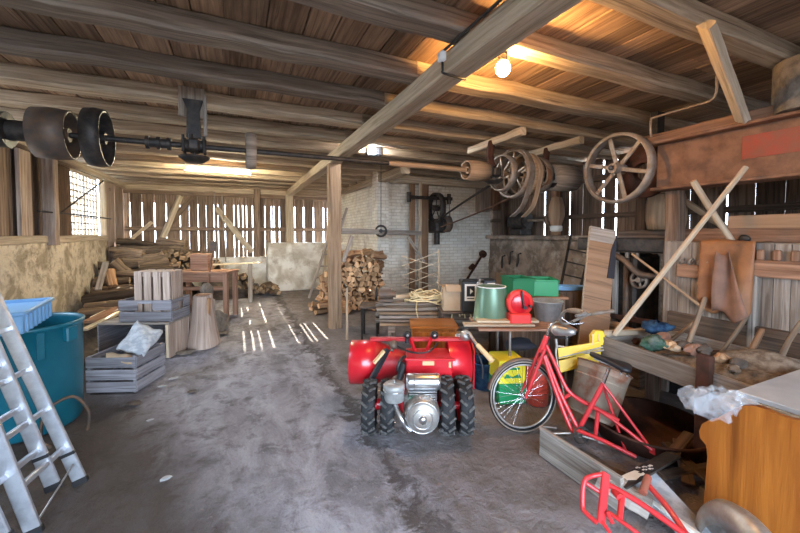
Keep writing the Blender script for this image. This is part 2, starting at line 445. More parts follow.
# joists
ys = [.05,.82,1.57,2.30,3.08,3.84,4.62,5.4,6.15,6.9,7.65,8.4,9.15,9.9,10.65,11.4,12.1]
for i, y in enumerate(ys):
    w, h = rnd.uniform(.18,.21), .15
    b = B(); yy = y-w/2
    b.beam((-3.0, yy, 3.03+h/2), (1.62+rnd.uniform(-.1,.12), yy+.02, 3.03+h/2+rnd.uniform(-.01,.008)), w, h, 14, .011, seed=i)
    o = struct('ceiling_joist', b, 'joist_grey' if i < 6 else 'joist_warm')
    o['label'] = 'hewn ceiling joist over the left bay'; o['category'] = 'joist'; o['group'] = 'joists over the left bay'
    b = B(); xe = 6.5 if y < 8 else 3.2
    w, h = rnd.uniform(.16,.2), .14
    b.beam((1.48, y-w/2+.0, 3.04+h/2), (xe, y-w/2, 3.04+h/2), w, h, 14, .008, seed=i+40)
    o = struct('ceiling_joist', b, 'joist_warm')
    o['label'] = 'sawn ceiling joist over the right bay'; o['category'] = 'joist'; o['group'] = 'joists over the right bay'
# long tan main beam, its posts
b = B(); b.beam((1.565, -1.5, 2.95), (1.60, 12.14, 2.95), .205, .17, 24, .005, ch=.12, seed=5)
struct('trim_2', b, 'beam_tan', 'long tan main beam running the length of the barn under the joists', 'beam')
b = B(); b.beam((1.59, 6.3, -.02), (1.59, 6.3, 2.87), .21, .19, 12, .006, up=(0,1,0), ch=.12, seed=6)
struct('support_post', b, 'post_brown', 'tall brown post in the middle of the barn carrying the tan main beam', 'post')
b = B(); b.beam((1.58, 12.0, 1.36), (1.58, 12.0, 2.87), .22, .22, 8, .006, up=(0,1,0), ch=.12, seed=7)
struct('support_post', b, 'beam_tan', 'short thick post on the white low wall under the far end of the beam', 'post')
b = B(); b.beam((.62, 12.05, .0), (.62, 12.05, 3.03), .17, .15, 8, .006, up=(0,1,0), ch=.12, seed=8)
struct('support_post', b, 'plank_brown', 'brown post against the slatted back wall left of the white low wall', 'post')
# ---- left wall: rough plastered stone below, planks and posts above
def wall_grid(b, p, e1, e2, n1, n2, amp, thick, seed):
    """rough face: p + s*e1 + t*e2, pushed along the face normal"""
    q = random.Random(seed); e1, e2 = V(e1), V(e2); nrm = e1.cross(e2).normalized(); ph = [q.uniform(0,6) for _ in range(6)]
    front = []
    for i in range(n1+1):
        for j in range(n2+1):
            s, t = i/n1, j/n2; L1, L2 = e1.length*s, e2.length*t
            k = math.sin(L1*3+ph[0])*math.sin(L2*4+ph[1])+.6*math.sin(L1*7+ph[2]+L2*5)+.4*math.sin(L2*11+ph[3]+L1*2)
            front.append(V(p)+e1*s+e2*t+nrm*amp*k)
    m = n2+1; fs = []; uv = []
    for i in range(n1):
        for j in range(n2):
            f = [i*m+j, (i+1)*m+j, (i+1)*m+j+1, i*m+j+1]; fs.append(f); uv.append([(k//m*.1, k % m*.1) for k in f])
    k = len(front); back = [V(p)-nrm*thick, V(p)+e1-nrm*thick, V(p)+e1+e2-nrm*thick, V(p)+e2-nrm*thick]
    edges = [[i*m for i in range(n1+1)], [n1*m+j for j in range(m)], [i*m+n2 for i in range(n1,-1,-1)], [j for j in range(n2,-1,-1)]]
    for a, e in enumerate(edges): fs.append(e[::-1]+[k+a, k+(a+1) % 4]); uv.append([(0,0)]*(len(e)+2))
    fs.append([k+3,k+2,k+1,k]); uv.append([(0,0)]*4)
    b.add(front+back, fs, uv, True, .5)
b = B(); wall_grid(b, (XL, -2.4, -.05), (0, 13.05, 0), (0, 0, 1.56), 110, 16, .012, .45, 3)
struct('wall_left', b, 'plaster_left')
b = B(); b.beam((XL-.08, -2.4, 1.565), (XL-.08, 10.62, 1.565), .2, .12, 20, .006, seed=9)
struct('trim_3', b, 'beam_tan')
b = B(); b.beam((XL-.02, -2.4, 2.965), (XL-.02, 12.2, 2.965), .2, .13, 20, .006, seed=10)
struct('trim_4', b, 'beam_tan')
b = B(); b.box((XL-.14, .95, 2.27), (.03, 6.5, 1.4)); struct('wall_left_near', b, 'plank_dark')
b = B(); y = 5.55                                             # upper planks with a few open joints
gaps = {6.67:.022, 6.86:.008}
segs = [5.55, 5.9, 6.28, 6.66, 6.98, 7.3, 7.62, 7.95, 8.25, 8.52, 8.8, 9.03]
for a, c in zip(segs, segs[1:]):
    b.box((XL-.14, (a+c)/2, 2.27), (.03, c-a-(.022 if a == 6.66 else .005), 1.4), bev=.003)
struct('wall_left_upper', b, 'plank_dark')
b = B(); b.box((XL-.06, 7.15, 2.25), (.05, .32, 1.25), bev=.004); struct('wall_panel', b, 'plank_blush')
b = B(); b.box((XL-.05, 6.52, 2.25), (.05, .22, 1.25), bev=.004); struct('wall_panel', b, 'plank_brown')
b = B(); b.beam((XL+.03, 7.72, 1.47), (XL+.03, 7.72, 2.93), .15, .17, 8, .006, up=(1,0,0), ch=.12, seed=12)
struct('support_post', b, 'plank_blush', 'pale upright post standing proud of the dark planks on the left wall', 'post')
b = B(); b.beam((XL-.05, 10.62, 1.5), (XL-.05, 10.62, 2.93), .12, .12, 6, .005, up=(1,0,0), seed=13)
struct('support_post', b, 'beam_tan', 'slim upright at the far side of the bright lattice window', 'post')
b = B(); b.box((XL-.05, 11.05, 2.2), (.04, .72, 1.5), bev=.003); b.box((XL-.05, 11.82, 1.6), (.04, .75, 2.75), bev=.003)
b.box((XL-.02, 11.05, 2.74), (.03, .12, .08), bev=.003, pc=0); b.box((XL-.06, 10.98, .7), (.04, .75, 1.5))
struct('wall_left_far', b, 'plank_blush')
# lattice window
b = B(); y0, y1, z0, z1 = 9.05, 10.55, 1.62, 2.9
for k in range(9): b.box((XL-.16, y0+(y1-y0)*k/8, (z0+z1)/2), (.035, .035 if k % 4 else .07, z1-z0), bev=.003)
for k in range(11): b.box((XL-.15, (y0+y1)/2, z0+(z1-z0)*k/10), (.03, y1-y0, .022 if k % 10 else .05), bev=.003)
w = struct('window_1', b, 'beam_tan')
g = B(); g.box((XL-.19, (y0+y1)/2, (z0+z1)/2), (.006, y1-y0, z1-z0), bev=.001); g.build('window_pane', 'glass', w, world=True)
# bright limewashed yard wall standing outside the lattice window
b = B(); b.box((XL-1.6, 11.2, 1.6), (.2, 5.5, 3.2)); struct('wall_outside', b, 'white_brick')
# ---- back wall: upright boards with open joints
def boards(x0, x1, slits, z0, z1, place, b, step=.2, gap=.006):
    s = sorted(slits.items()); edges = [x0]; 
    marks = [(x0, 0)]+[(a, w) for a, w in s]+[(x1, 0)]
    for (a, wa), (c, wc) in zip(marks, marks[1:]):
        lo, hi = a+wa/2, c-wc/2; n = max(1, round((hi-lo)/step))
        for k in range(n):
            p, q = lo+(hi-lo)*k/n, lo+(hi-lo)*(k+1)/n
            place(b, (p+q)/2, q-p-(gap if n > 1 else 0), z0+rnd.uniform(-.03,.03), z1)
slits = {-2.637:.022, -2.356:.02, -2.065:.03, -1.787:.022, -1.444:.012, -.988:.012, -.568:.016, -.461:.012, -.272:.016, -.025:.018, .1:.014, .225:.018, .33:.015, .50:.015, .864:.012,
         1.06:.02, 1.14:.02, 1.30:.02, 1.782:.034, 2.069:.045, 2.379:.034, 2.715:.045, 2.864:.034}
b = B(); boards(-2.8, 3.25, slits, .5, 3.05, lambda b, c, w, z0, z1: b.box((c, YB+.04+rnd.uniform(0,.012), (z0+z1)/2), (w, .024, z1-z0), bev=.002), b, .22, .004)
struct('wall_back', b, 'plank_brown')
b = B()
for z in (1.80, 2.83): b.beam((-2.75, YB-.03, z), (3.1, YB-.03, z), .09, .12, 10, .004, seed=int(z*9))
struct('trim_5', b, 'plank_brown')
b = B()
wall_grid(b, (-2.8, 11.95, -.05), (3.75, 0, 0), (0,0,1.0), 30, 8, .014, .55, 5)
struct('wall_back_plinth', b, 'plaster_white')
b = B(); wall_grid(b, (.86, 11.05, -.05), (2.4, 0, 0), (0,0,1.43), 24, 12, .016, 1.1, 6)
struct('wall_back_low', b, 'plaster_white')
b = B(); b.box((2.9, 11.02, .6), (.9, .1, 1.02), bev=.01); b.box((2.9, 10.99, 1.13), (1.0, .16, .06), bev=.006)
struct('trim_6', b, 'beam_tan')
# ---- whitewashed brick block on the right
def uvbox(b, c, size, ax):
    b.box(c, size, grain=ax, bev=.006, pc=.5)
b = B(); uvbox(b, (3.22, 9.9, 1.58), (.24, 3.8, 3.16), 1); struct('wall_brick_side', b, 'white_brick')
b = B(); uvbox(b, (4.8, 8.12, 1.58), (3.1, .24, 3.16), 0); struct('wall_brick_front', b, 'white_brick')
b = B(); uvbox(b, (3.14, 8.04, 1.58), (.3, .3, 3.16), 0); struct('wall_brick_pier', b, 'white_brick')
b = B(); b.beam((3.12, 6.6, 2.94), (3.12, 11.9, 2.94), .2, .18, 12, .006, seed=14); struct('trim_7', b, 'beam_tan')
b = B(); b.beam((3.3, 7.78, 2.93), (6.3, 7.78, 2.93), .2, .18, 12, .006, seed=15); struct('trim_8', b, 'beam_tan')
# timber posts in front of the brick
for k, (u0, u1, mat, lab) in enumerate(((410.5,415.5,'brick_post','brown post close to the brick wall, left one of the close-set pair'), (422,429,'brick_post','brown post close to the brick wall, wider right one of the close-set pair'), (417,419.5,'pole_wood','thin pale batten upright between the two brown posts'))):
    x0, x1 = at(u0, 200, y=7.7).x, at(u1, 200, y=7.7).x
    b = B(); yk = 7.74 if k < 2 else 7.6; b.beam(((x0+x1)/2, yk, -.02), ((x0+x1)/2, yk, 2.86), .05, x1-x0, 10, .004, up=(1,0,0), ch=.12, seed=20+k)
    struct('support_post', b, mat, lab, 'post')
# ---- right wall: dark rubble masonry below, dark planks with slits above
b = B(); wall_grid(b, (XR, 8.2, -.05), (0, -10.6, 0), (0,0,1.57), 80, 14, .03, .4, 8)
struct('wall_right', b, 'stone_dark')
b = B(); b.box((XR+.12, 2.9, 1.57), (.5, 10.6, .1), bev=.02); struct('trim_9', b, 'stone_dark')
sl = {}
for u, w in ((490,.045),(507,.012),(545,.045),(552,.016),(570,.03),(583,.014),(603,.045),(616,.045),(640,.008),(690,.010),(727,.026),(755,.009),(785,.006)): sl[-at(u,215,x=6.42).y] = w
b = B(); boards(-8.2, 2.4, sl, 1.5, 3.1, lambda b, c, w, z0, z1: b.box((XR+.12, -c, (z0+z1)/2), (.026, w, z1-z0), bev=.002), b, .26, .002)
struct('wall_right_upper', b, 'plank_dark')
b = B(); b.beam((XR+.06, 8.0, 2.72), (XR+.06, -2.2, 2.72), .09, .12, 10, .004, seed=31); b.beam((XR+.06, 8.0, 2.0), (XR+.06, -2.2, 2.0), .07, .09, 10, .004, seed=32)
struct('added_eave0', b, 'plank_dark')
for k, y in enumerate((7.4, 5.75, 3.9, 1.0)):
    b = B(); b.beam((XR-.02, y, 1.55), (XR-.02, y, 3.04), .14, .14, 8, .006, up=(1,0,0), seed=34+k)
    struct('support_post', b, 'plank_dark' if k != 1 else 'old_red_brown', ['dark upright post of the right wall beside the brick block', 'reddish upright post of the right wall behind the pulleys', 'dark upright post of the right wall behind the big spoked wheel', 'dark upright post of the right wall behind the rusty girder'][k], 'post')
# leaning braces and battens of the back wall
def stick(name, p0, p1, w, h, mat, label, cat, kind=None, group=None, seed=1, up=(0,0,1)):
    b = B(); b.beam(p0, p1, w, h, 8, .005, up=up, ch=.14, seed=seed); o = b.build(name, mat); tag(o, label, cat, group, kind); return o
Y = 12.02
stick('wall_brace', at(158,250,y=11.7), at(180,196,y=12.0), .13, .13, 'pale_wood', 'pale timber leaning steeply against the back wall above the logs', 'brace', 'structure', seed=41)
stick('wall_brace', at(166,228,y=12.04), at(192,197,y=12.04), .1, .14, 'plank_brown', 'brown diagonal brace high on the back wall behind the pale timber', 'brace', 'structure', seed=42)
stick('wall_brace', at(130,240,y=12.0), at(152,222,y=12.05), .09, .09, 'pale_wood', 'short pale brace low on the back wall near the left corner', 'brace', 'structure', seed=43)
stick('garden_pole', at(217,262,y=11.6), at(214,192,y=12.05), .035, .035, 'thresher_grey', 'thin greyish pole upright on the back wall, just left of the tan diagonal brace', 'pole', seed=45)
stick('garden_pole', at(226,262,y=11.6), at(222,195,y=12.05), .03, .03, 'grey_wood', 'thin greyish pole upright on the back wall, crossing the tan diagonal brace', 'pole', seed=46)
stick('wall_brace', at(216,208,y=12.04), at(252,252,y=12.04), .12, .17, 'beam_tan', 'long tan diagonal brace sloping down to the right on the back wall', 'brace', 'structure', seed=44)
# ================================================================== LINE SHAFT AND LAMPS UNDER THE JOISTS
rnd.seed(21)
SY, SZ = 4.2, 2.53
sh = thing('line_shaft', 'long black overhead line shaft carrying drums, rims and a coupling across the barn', 'line shaft', (0, SY, SZ))
def sX(u): return at(u, 140, y=SY).x
b = B(); b.cyl((-2.72,SY,SZ), (5.05,SY,SZ), .026, 12); b.build('shaft', 'iron_black', sh, True)
def pulley(name, parent, x0, x1, r, mat, hub=.05, spokes=5, rim=.022, mspoke=None, sw=.03, crown=.008):
    """rim on a hub with flat spokes, axis along X (world)"""
    b = B(); xm = (x0+x1)/2; w = x1-x0
    b.lathe([(r-rim,-w/2),(r-.002,-w/2),(r+crown,0),(r-.002,w/2),(r-rim,w/2),(r-rim,0),(r-rim,-w/2)], (xm,SY,SZ), (1,0,0), 36)
    o = b.build(name, mat, parent, True)
    h = B(); h.cyl((xm-w*.42,SY,SZ), (xm+w*.42,SY,SZ), hub, 16)
    for k in range(spokes):
        a = 2*PI*k/spokes+.3; e = V((0, math.cos(a), math.sin(a)))
        h.bar(V((xm,SY,SZ))+e*hub*.8, V((xm,SY,SZ))+e*(r-rim*.6), sw, sw*.6, up=(1,0,0))
    if spokes: h.build('spokes', mspoke or mat, o, True) if False else h_child(h, 'spokes', mspoke or mat, o, parent)
    return o
def h_child(h, name, mat, part, root):
    for i, p in enumerate(h.v): h.v[i] = p-root.location
    return h.build(name, mat, part)
pulley('drum_pulley', sh, -1.56, -1.31, .215, 'iron_worn', .06, 5)
pulley('rim_pulley', sh, -1.20, -1.06, .255, 'iron_black', .055, 5)
pulley('narrow_pulley', sh, .115, .215, .185, 'joist_grey', .05, 4)
b = B(); b.cyl((-2.0,SY,SZ), (-1.57,SY,SZ), .085, 18); b.cyl((-1.80,SY,SZ), (-1.73,SY,SZ), .15, 20); b.build('sleeve', 'iron_black', sh, True)
b = B(); b.cyl((-.755,SY,SZ), (-.567,SY,SZ), .045, 14)
for x in (-.75,-.66,-.575): b.cyl((x-.015,SY,SZ), (x+.015,SY,SZ), .06, 14)
b.build('coupling', 'iron_black', sh, True)
pulley('wooden_pulley', sh, sX(466), sX(486), .135, 'post_brown', .05, 4)
pulley('iron_pulley', sh, sX(500), sX(506), .26, 'iron_grey', .05, 6)
pulley('belt_pulley', sh, sX(511), sX(518), .35, 'iron_grey', .05, 5, rim=.03)
pulley('belt_pulley', sh, sX(522), sX(530), .30, 'post_brown', .05, 5, rim=.03)
pulley('belt_pulley', sh, sX(535), sX(541), .265, 'iron_grey', .05, 5, rim=.03)
pulley('large_drum', sh, sX(551), sX(573), .20, 'grey_wood', .06, 0, rim=.19)
b = B(); b.cyl((1.75,SY,SZ), (sX(466),SY,SZ), .034, 12); b.build('wooden_sleeve', 'post_brown', sh, True)
def hanger(x, label, left):
    t = thing('shaft_hanger', label, 'hanger', (x, SY, SZ-.16), group='hangers of the line shaft')
    if left:
        b = B(); b.box((x-.02, SY+.1, 2.99), (.24, .05, .30), bev=.006); b.build('mounting_board', 'joist_grey', t, True)
        b = B(); b.box((x+.10, SY+.06, 2.86), (.03, .05, .42), bev=.006); b.build('side_batten', 'grey_wood', t, True)
        b = B(); b.prism([(x-.10,SY+.02,3.0),(x+.08,SY+.02,3.0),(x+.05,SY+.02,2.9),(x+.06,SY+.02,2.62),(x-.07,SY+.02,2.62),(x-.06,SY+.02,2.9)], (0,1,0), .05)
    else:
        b = B(); b.beam((x, 3.62, 2.965), (x, 4.78, 2.955), .10, .10, 8, .006, seed=int(x*10)); b.build('carrier_timber', 'beam_tan', t, True)
        b = B(); b.tube(spline([(x-.02,SY+.02,2.96),(x-.06,SY+.0,2.82),(x-.03,SY+.03,2.68),(x,SY,2.6)], 4), [.05]*12+[.05], 10)
    b.build('arm', 'iron_black' if left else 'rust_dark', t, True)
    b = B(); b.cyl((x-.10,SY,SZ), (x+.10,SY,SZ), .062, 16); b.box((x,SY,SZ), (.11,.19,.12), bev=.02); b.cyl((x-.03,SY,SZ+.05), (x-.03,SY,SZ+.12), .02, 10)
    for s in (-1,1): b.cyl((x-.09,SY+s*.07,SZ-.07), (x-.09,SY+s*.07,SZ+.09), .014, 8); b.cyl((x+.09,SY+s*.07,SZ-.07), (x+.09,SY+s*.07,SZ+.09), .014, 8)
    b.build('bearing', 'iron_black', t, True)
    b = B(); b.lathe([(.0,-.03),(.08,-.025),(.135,.015),(.14,.03),(.125,.03),(.07,-.01),(0,-.015)], (x,SY,SZ-.135), (0,0,1), 20); b.tube([(x,SY,SZ-.15),(x,SY,SZ-.05)], .014, 8); b.build('drip_pan', 'iron_black', t, True)
hanger(-.36, 'black iron shaft hanger bolted to a joist left of the bright tube lamp', True)
hanger(3.37, 'rusty shaft hanger beside the wooden pulley right of the brick posts', False)
hanger(4.43, 'rusty shaft hanger between the belt pulleys and the large drum', False)
# slack belts
def strap(name, pts, w, t, mat, label, cat, axis=(1,0,0), n=8):
    p = spline(pts, n); b = B(); rings = []
    for i, c in enumerate(p):
        d = (p[min(i+1,len(p)-1)]-p[max(i-1,0)]).normalized(); a = V(axis); a = (a-d*a.dot(d)).normalized(); u = d.cross(a)
        rings.append([c-a*w/2-u*t/2, c+a*w/2-u*t/2, c+a*w/2+u*t/2, c-a*w/2+u*t/2])
    b.loft(rings, smooth=False); return tag(b.build(name, mat), label, cat)
xb = sX(536)
strap('drive_belt', [at(441,227,y=7.2), at(470,216,y=6.3), at(500,203,y=5.5), at(524,191,y=4.8), (xb,4.35,2.262), (xb,3.98,2.38), (xb,3.92,2.53), (xb,4.03,2.71), (xb,4.2,2.80), (xb,4.38,2.76)], .07, .008, 'rust', 'long pale leather belt sagging from the overhead pulleys down to the wall machine', 'belt')
xb = sX(503)
strap('drive_belt', [at(442,217,y=7.2), at(464,202,y=6.0), at(489,186,y=4.55)], .06, .012, 'iron_black', 'dark straight belt running from the wooden pulley down to the wall machine', 'belt')
for k, (u, lab) in enumerate(((525, 'worn hanging belt looped over the middle overhead pulley'), (514, 'worn hanging belt looped over the largest overhead pulley'))):
    x = sX(u); r = (.315, .365)[k]
    pts = [(x, SY+math.cos(a)*r, SZ+math.sin(a)*r) for a in [PI*(1.05-j*.11) for j in range(11)]]
    strap('hanging_belt', [(x+.05, SY+r*.2, SZ-.62), (x+.03, SY-r*.5, SZ-.45)]+pts+[(x, SY+r, SZ-.14)], .085, .01, 'post_brown' if k == 0 else 'iron_grey', lab, 'belt')
# lamps
t = thing('tube_lamp', 'lit fluorescent tube lamp hanging under the joists of the left bay', 'lamp', (-.28, 8.3, 2.90))
b = B(); b.box((-.28,8.3,3.005), (1.2,.09,.05)); b.box((-.86,8.3,2.96), (.03,.06,.08)); b.box((.30,8.3,2.96), (.03,.06,.08)); b.build('housing', 'enamel_white', t, True)
b = B(); b.cyl((-.87,8.3,2.925), (.31,8.3,2.925), .018, 12); b.build('tube', 'tube_glow', t, True)
p = at(503,68,z=2.93)
t = thing('bulb_lamp', 'glowing warm bulb in a holder under the joists of the right bay', 'lamp', tuple(p))
b = B(); b.lathe([(.0,.0),(.03,.004),(.05,.03),(.056,.06),(.045,.09),(.03,.11)], (p.x,p.y,p.z-.06), (0,0,1), 18); b.build('bulb', 'bulb_glow', t, True)
b = B(); b.lathe([(.034,.045),(.04,.05),(.04,.09),(.03,.1),(0,.1)], (p.x,p.y,p.z), (0,0,1), 16); b.tube(spline([(p.x,p.y,p.z+.1),(p.x-.02,p.y,p.z+.16),(p.x-.17,p.y+.02,p.z+.17),(1.7,p.y+.05,3.05)], 4), .007, 6); b.build('holder', 'black_plastic', t, True)
p = at(372,151,y=5.9); 
t = thing('work_lamp', 'bright cold work lamp hanging near the tall brown post', 'lamp', tuple(p))
b = B(); b.box(p, (.12,.02,.10), bev=.01); b.build('lens', 'work_glow', t, True)
b = B(); b.box(p+V((.0,.05,.0)), (.16,.07,.14), bev=.02); b.box(p+V((.12,.1,.07)), (.2,.1,.25), bev=.02); b.build('housing', 'black_plastic', t, True)
b = B(); b.tube([p+V((.0,.07,.05)), (p.x,p.y+.07,3.05)], .012, 8); b.build('bracket', 'iron_black', t, True)
p = at(443,57,x=1.44)
t = thing('junction_box', 'small white junction box clipped to the side of the tan main beam', 'junction box', (p.x-.005,p.y,p.z-.05))
b = B(); b.box((p.x-.01,p.y,p.z), (.05,.07,.075), bev=.012); b.build('box', 'enamel_white', t, True)
b = B(); b.tube(spline([(1.435,p.y,p.z-.04),(1.437,p.y,2.88),(1.45,p.y,2.858),(1.66,p.y+.02,2.856)], 4), .009, 6); b.tube(spline([(1.44,p.y-.0,p.z+.04),(1.44,p.y-.1,3.02),(1.435,p.y-.6,3.018),(1.43,.4,3.02)], 6), .011, 6); b.build('cable', 'black_plastic', t, True)
# thin iron rods on the left wall
t = thing('iron_bracket', 'thin dark iron rods bracing out from the left wall across the lattice window', 'bracket', (-2.6,8.6,1.95))
b = B(); b.tube([(-2.72,7.3,2.0),(-2.6,8.3,2.0),(-2.52,10.05,1.99)], .014, 7); b.build('long_rod', 'iron_black', t, True)
b = B(); b.tube([(-2.66,7.8,1.96),at(80,198,x=-2.6),at(103,181,x=-2.6)], .014, 7); b.build('slanting_rod', 'iron_black', t, True)
b = B(); b.tube([(-2.72,7.9,2.86),(-2.62,9.9,2.84)], .008, 6); b.build('upper_wire', 'iron_grey', t, True)

# ================================================================== LEFT SIDE
t = thing('aluminium_ladder', 'silver aluminium extension ladder leaning at the left edge before the teal barrel', 'ladder', (-1.0, 2.8, 0))
def rail(p0, p1, w=.075, d=.028, name='rail'):
    b = B(); b.bar(p0, p1, d, w, up=(1,0,.3), bev=.006); r = b.build(name, 'aluminium', t, True)
    f = B(); f.bar(V(p0)-(V(p1)-V(p0)).normalized()*.012, V(p0)+(V(p1)-V(p0)).normalized()*.028, d+.008, w+.008, up=(1,0,.3), bev=.004); h_child(f, 'rubber_foot', 'black_plastic', r, t)
    return r
def lad(pa, pb, dirv, L, n0, n1, stp=.28, d2=None):
    pa, pb, dirv = V(pa), V(pb), V(dirv).normalized(); d2 = V(d2).normalized() if d2 else dirv
    for p in (pa, pb): 
        r = rail(p, p+(dirv if p is pa else d2)*L)
        if p is pa:
            k = B()
            q = p+dirv*.21; k.bar(q-dirv*.012, q+dirv*.012, .034, .081, up=(1,0,.3)); h_child(k, 'collar', 'black_plastic', r, t)
    for k in range(n0, n1):
        b = B(); c = dirv*(.26+stp*k); b.bar(pa+c, pb+d2*(.26+stp*k), .032, .032, up=dirv, bev=.006); b.build('rung', 'aluminium', t, True)
d1 = V((-.385,.05,1.18))
lad((-.955,3.0,.014), (-1.03,2.585,.014), d1, 2.0, 0, 6, d2=(-.31,.06,1.16))
lad((-1.035,2.845,.10), (-1.10,2.46,.10), V((-.27,.0,1.0)), 1.9, 0, 6)
b = B(); b.tube([(-.98,2.96,.16), (-1.03,2.62,.05)], .006, 6); b.build('stay_wire', 'steel', t, True)
bc = V((-1.665,4.13,0))
t = thing('rain_barrel', 'large open teal plastic barrel beside the ladder', 'barrel', tuple(bc))
b = B(); b.lathe([(0,.012),(.35,.005),(.368,.03),(.385,.5),(.388,.86),(.40,.865),(.405,.89),(.395,.90),(.378,.89),(.372,.86),(.365,.5),(.345,.05),(0,.04)], bc, (0,0,1), 48); b.build('shell', 'teal_plastic', t, True)
for a in (-.42, 2.7):
    b = B(); q = bc+V((math.cos(a)*.40, math.sin(a)*.40, .80)); b.box(q, (.05,.10,.13), (0,0,a), bev=.015); b.build('handle', 'teal_plastic', t, True)
a = -.95; b = B(); b.bar(bc+V((math.cos(a)*.385,math.sin(a)*.385,.64)), bc+V((math.cos(a)*.395,math.sin(a)*.395,.86)), .05, .03, up=(math.cos(a),math.sin(a),0)); b.build('rib', 'teal_plastic', t, True)
# hose loop by the barrel
b = B(); b.tube(spline([(-1.14,3.75,.03),(-1.12,3.72,.2),(-1.2,3.66,.36),(-1.33,3.58,.3),(-1.36,3.56,.1),(-1.3,3.55,.03)], 6), .012, 7); tag(b.build('garden_hose', 'iron_worn'), 'loop of dark hose standing against the teal barrel', 'hose')
# pale blue ribbed crate on the barrel rim
t = thing('plastic_crate', 'pale blue ribbed plastic crate resting on the rim of the teal barrel', 'crate', (-1.75,3.98,.895), math.radians(97.0))
W_, D_, H_ = .72, .46, .17
b = B()
for s in (-1,1):
    b.box((0,s*D_/2,H_/2), (W_,.012,H_)); b.box((s*W_/2,0,H_/2), (.012,D_,H_))
    b.box((0,s*(D_/2+.012),H_-.015), (W_+.04,.03,.03), bev=.006); b.box((s*(W_/2+.012),0,H_-.015), (.03,D_+.04,.03), bev=.006)
b.box((0,0,.006), (W_,D_,.012)); b.box((0,0,H_-.03), (W_-.02,D_-.02,.008)); b.build('body', 'blue_plastic', t)
for s in (-1,1):
    for k in range(7):
        b = B(); b.box((-W_/2+.06+k*(W_-.12)/6, s*(D_/2+.012), H_/2-.01), (.028,.02,H_-.03), bev=.004); b.build('rib', 'blue_plastic', t)
def slat_crate(name, label, loc, rz, w, d, h, mat, rows=3, upright=False, handle=True, tilt=None, group=None):
    t = thing(name, label, 'crate', loc, rz, group)
    if tilt: t.rotation_euler = (tilt[0], tilt[1], rz)
    sh_ = h/rows
    for s in (-1,1):
        for k in range(rows):
            z = sh_*(k+.5); b = B()
            if handle and k == rows-1:
                for q in (-1,1): b.box((q*w*.32, s*d/2, z), (w*.36, .014, sh_-.014))
                b.box((0, s*d/2, z+sh_*.3), (w*.34, .014, sh_*.3))
            else: b.box((0, s*d/2, z), (w, .014, sh_-.022))
            b.build('side_slat', mat, t)
            b = B()
            if handle and k == rows-1:
                for q in (-1,1): b.box((s*w/2, q*d*.32, z), (.016, d*.36, sh_-.014))
                b.box((s*w/2, 0, z+sh_*.3), (.016, d*.34, sh_*.3))
            else: b.box((s*w/2, 0, z), (.016, d-.02, sh_-.022))
            b.build('end_slat', mat, t)
    for sx in (-1,1):
        for sy in (-1,1):
            b = B(); b.box((sx*(w/2-.022), sy*(d/2-.022), h/2), (.03,.03,h)); b.build('corner_post', mat, t)
    b = B()
    for k in range(5): b.box((0, -d/2+d*(k+.5)/5, .012), (w-.03, d/5-.012, .012))
    b.build('bottom', mat, t); return t
slat_crate('wooden_crate', 'dark grey slatted wooden crate on the floor, nearest of the crates, holding a paper sack', (-1.10,4.84,0), math.radians(-22), .50, .50, .385, 'crate_grey', 3, handle=False)
qa, qb, qc, qd = at(117,350,d=3.92), at(137,322,d=4.28), at(163,333,d=4.22), at(143,355,d=3.86); g = []
for i in range(10):
    row = []
    for j in range(10):
        u, v = i/9, j/9; p = qa.lerp(qb,u).lerp(qd.lerp(qc,u),v); e = math.sin(PI*u)*math.sin(PI*v)
        row.append(p+V((0,0,.03*e+.012*math.sin(9*u+5*v)+.010*math.sin(13*v-4*u))))
    g.append(row)
b = B(); b.sheet(g, .035); tag(b.build('paper_sack', 'paper'), 'crumpled grey paper sack tilted up in the nearest dark crate', 'sack')
g = [[at(106+j*6.5,354+i*2.2,d=3.95-.05*i)+V((0,0,.012*math.sin(j*2+i))) for j in range(5)] for i in range(5)]
b = B(); b.sheet(g, .02); tag(b.build('paper_sack', 'cardboard'), 'small flat sack lying below the tilted paper sack in the dark crate', 'sack')
# open box with the slatted crates on it
t = thing('wooden_box', 'open-fronted wooden box on the floor carrying the two stacked crates', 'box', (-1.13,6.06,0), math.radians(-22))
w_, d_, h_ = .93, .62, .475
for nm, c, s in (('top_board',(0,0,h_-.012),(w_,d_,.024)),('bottom_board',(0,0,.014),(w_-.05,d_-.02,.024)),('back_board',(0,d_/2-.012,h_/2),(w_-.05,.02,h_-.06)),('side_board',(-w_/2+.012,0,h_/2-.012),(.022,d_-.004,h_-.026))):
    b = B(); b.box(c, s); b.build(nm, 'crate_grey' if nm != 'top_board' else 'grey_wood', t)
for k in range(4):
    b = B(); b.box((w_/2-.01, -d_/2+d_*(k+.5)/4, h_/2-.012), (.02, d_/4-.006, h_-.026)); b.build('side_slat', 'crate_blush', t)
b = B(); b.box((w_/2-.03,-d_/2+.02,h_/2-.012), (.05,.03,h_-.03)); b.build('corner_post', 'pale_wood', t)
slat_crate('wooden_crate', 'blue-grey slatted crate with hand holes standing on the open-fronted box', (-1.02,5.98,.476), math.radians(-22), .68, .46, .30, 'crate_grey', 2)
t = thing('slatted_crate', 'pale crate of upright slats standing inside the blue-grey crate', 'crate', (-.98,6.0,.503), math.radians(-22))
for s in (-1,1):
    for k in range(4):
        b = B(); b.box((-.189+.126*k, s*.15, .32), (.098,.014,.64)); b.build('upright_slat', 'crate_blush', t)
    for z in (.05,.59):
        b = B(); b.box((0, s*.136, z), (.47,.014,.05)); b.build('cross_slat', 'crate_blush', t)
    for k in range(3):
        b = B(); b.box((s*.243, -.09+.09*k, .32), (.014,.075,.64)); b.build('end_slat', 'crate_blush', t)
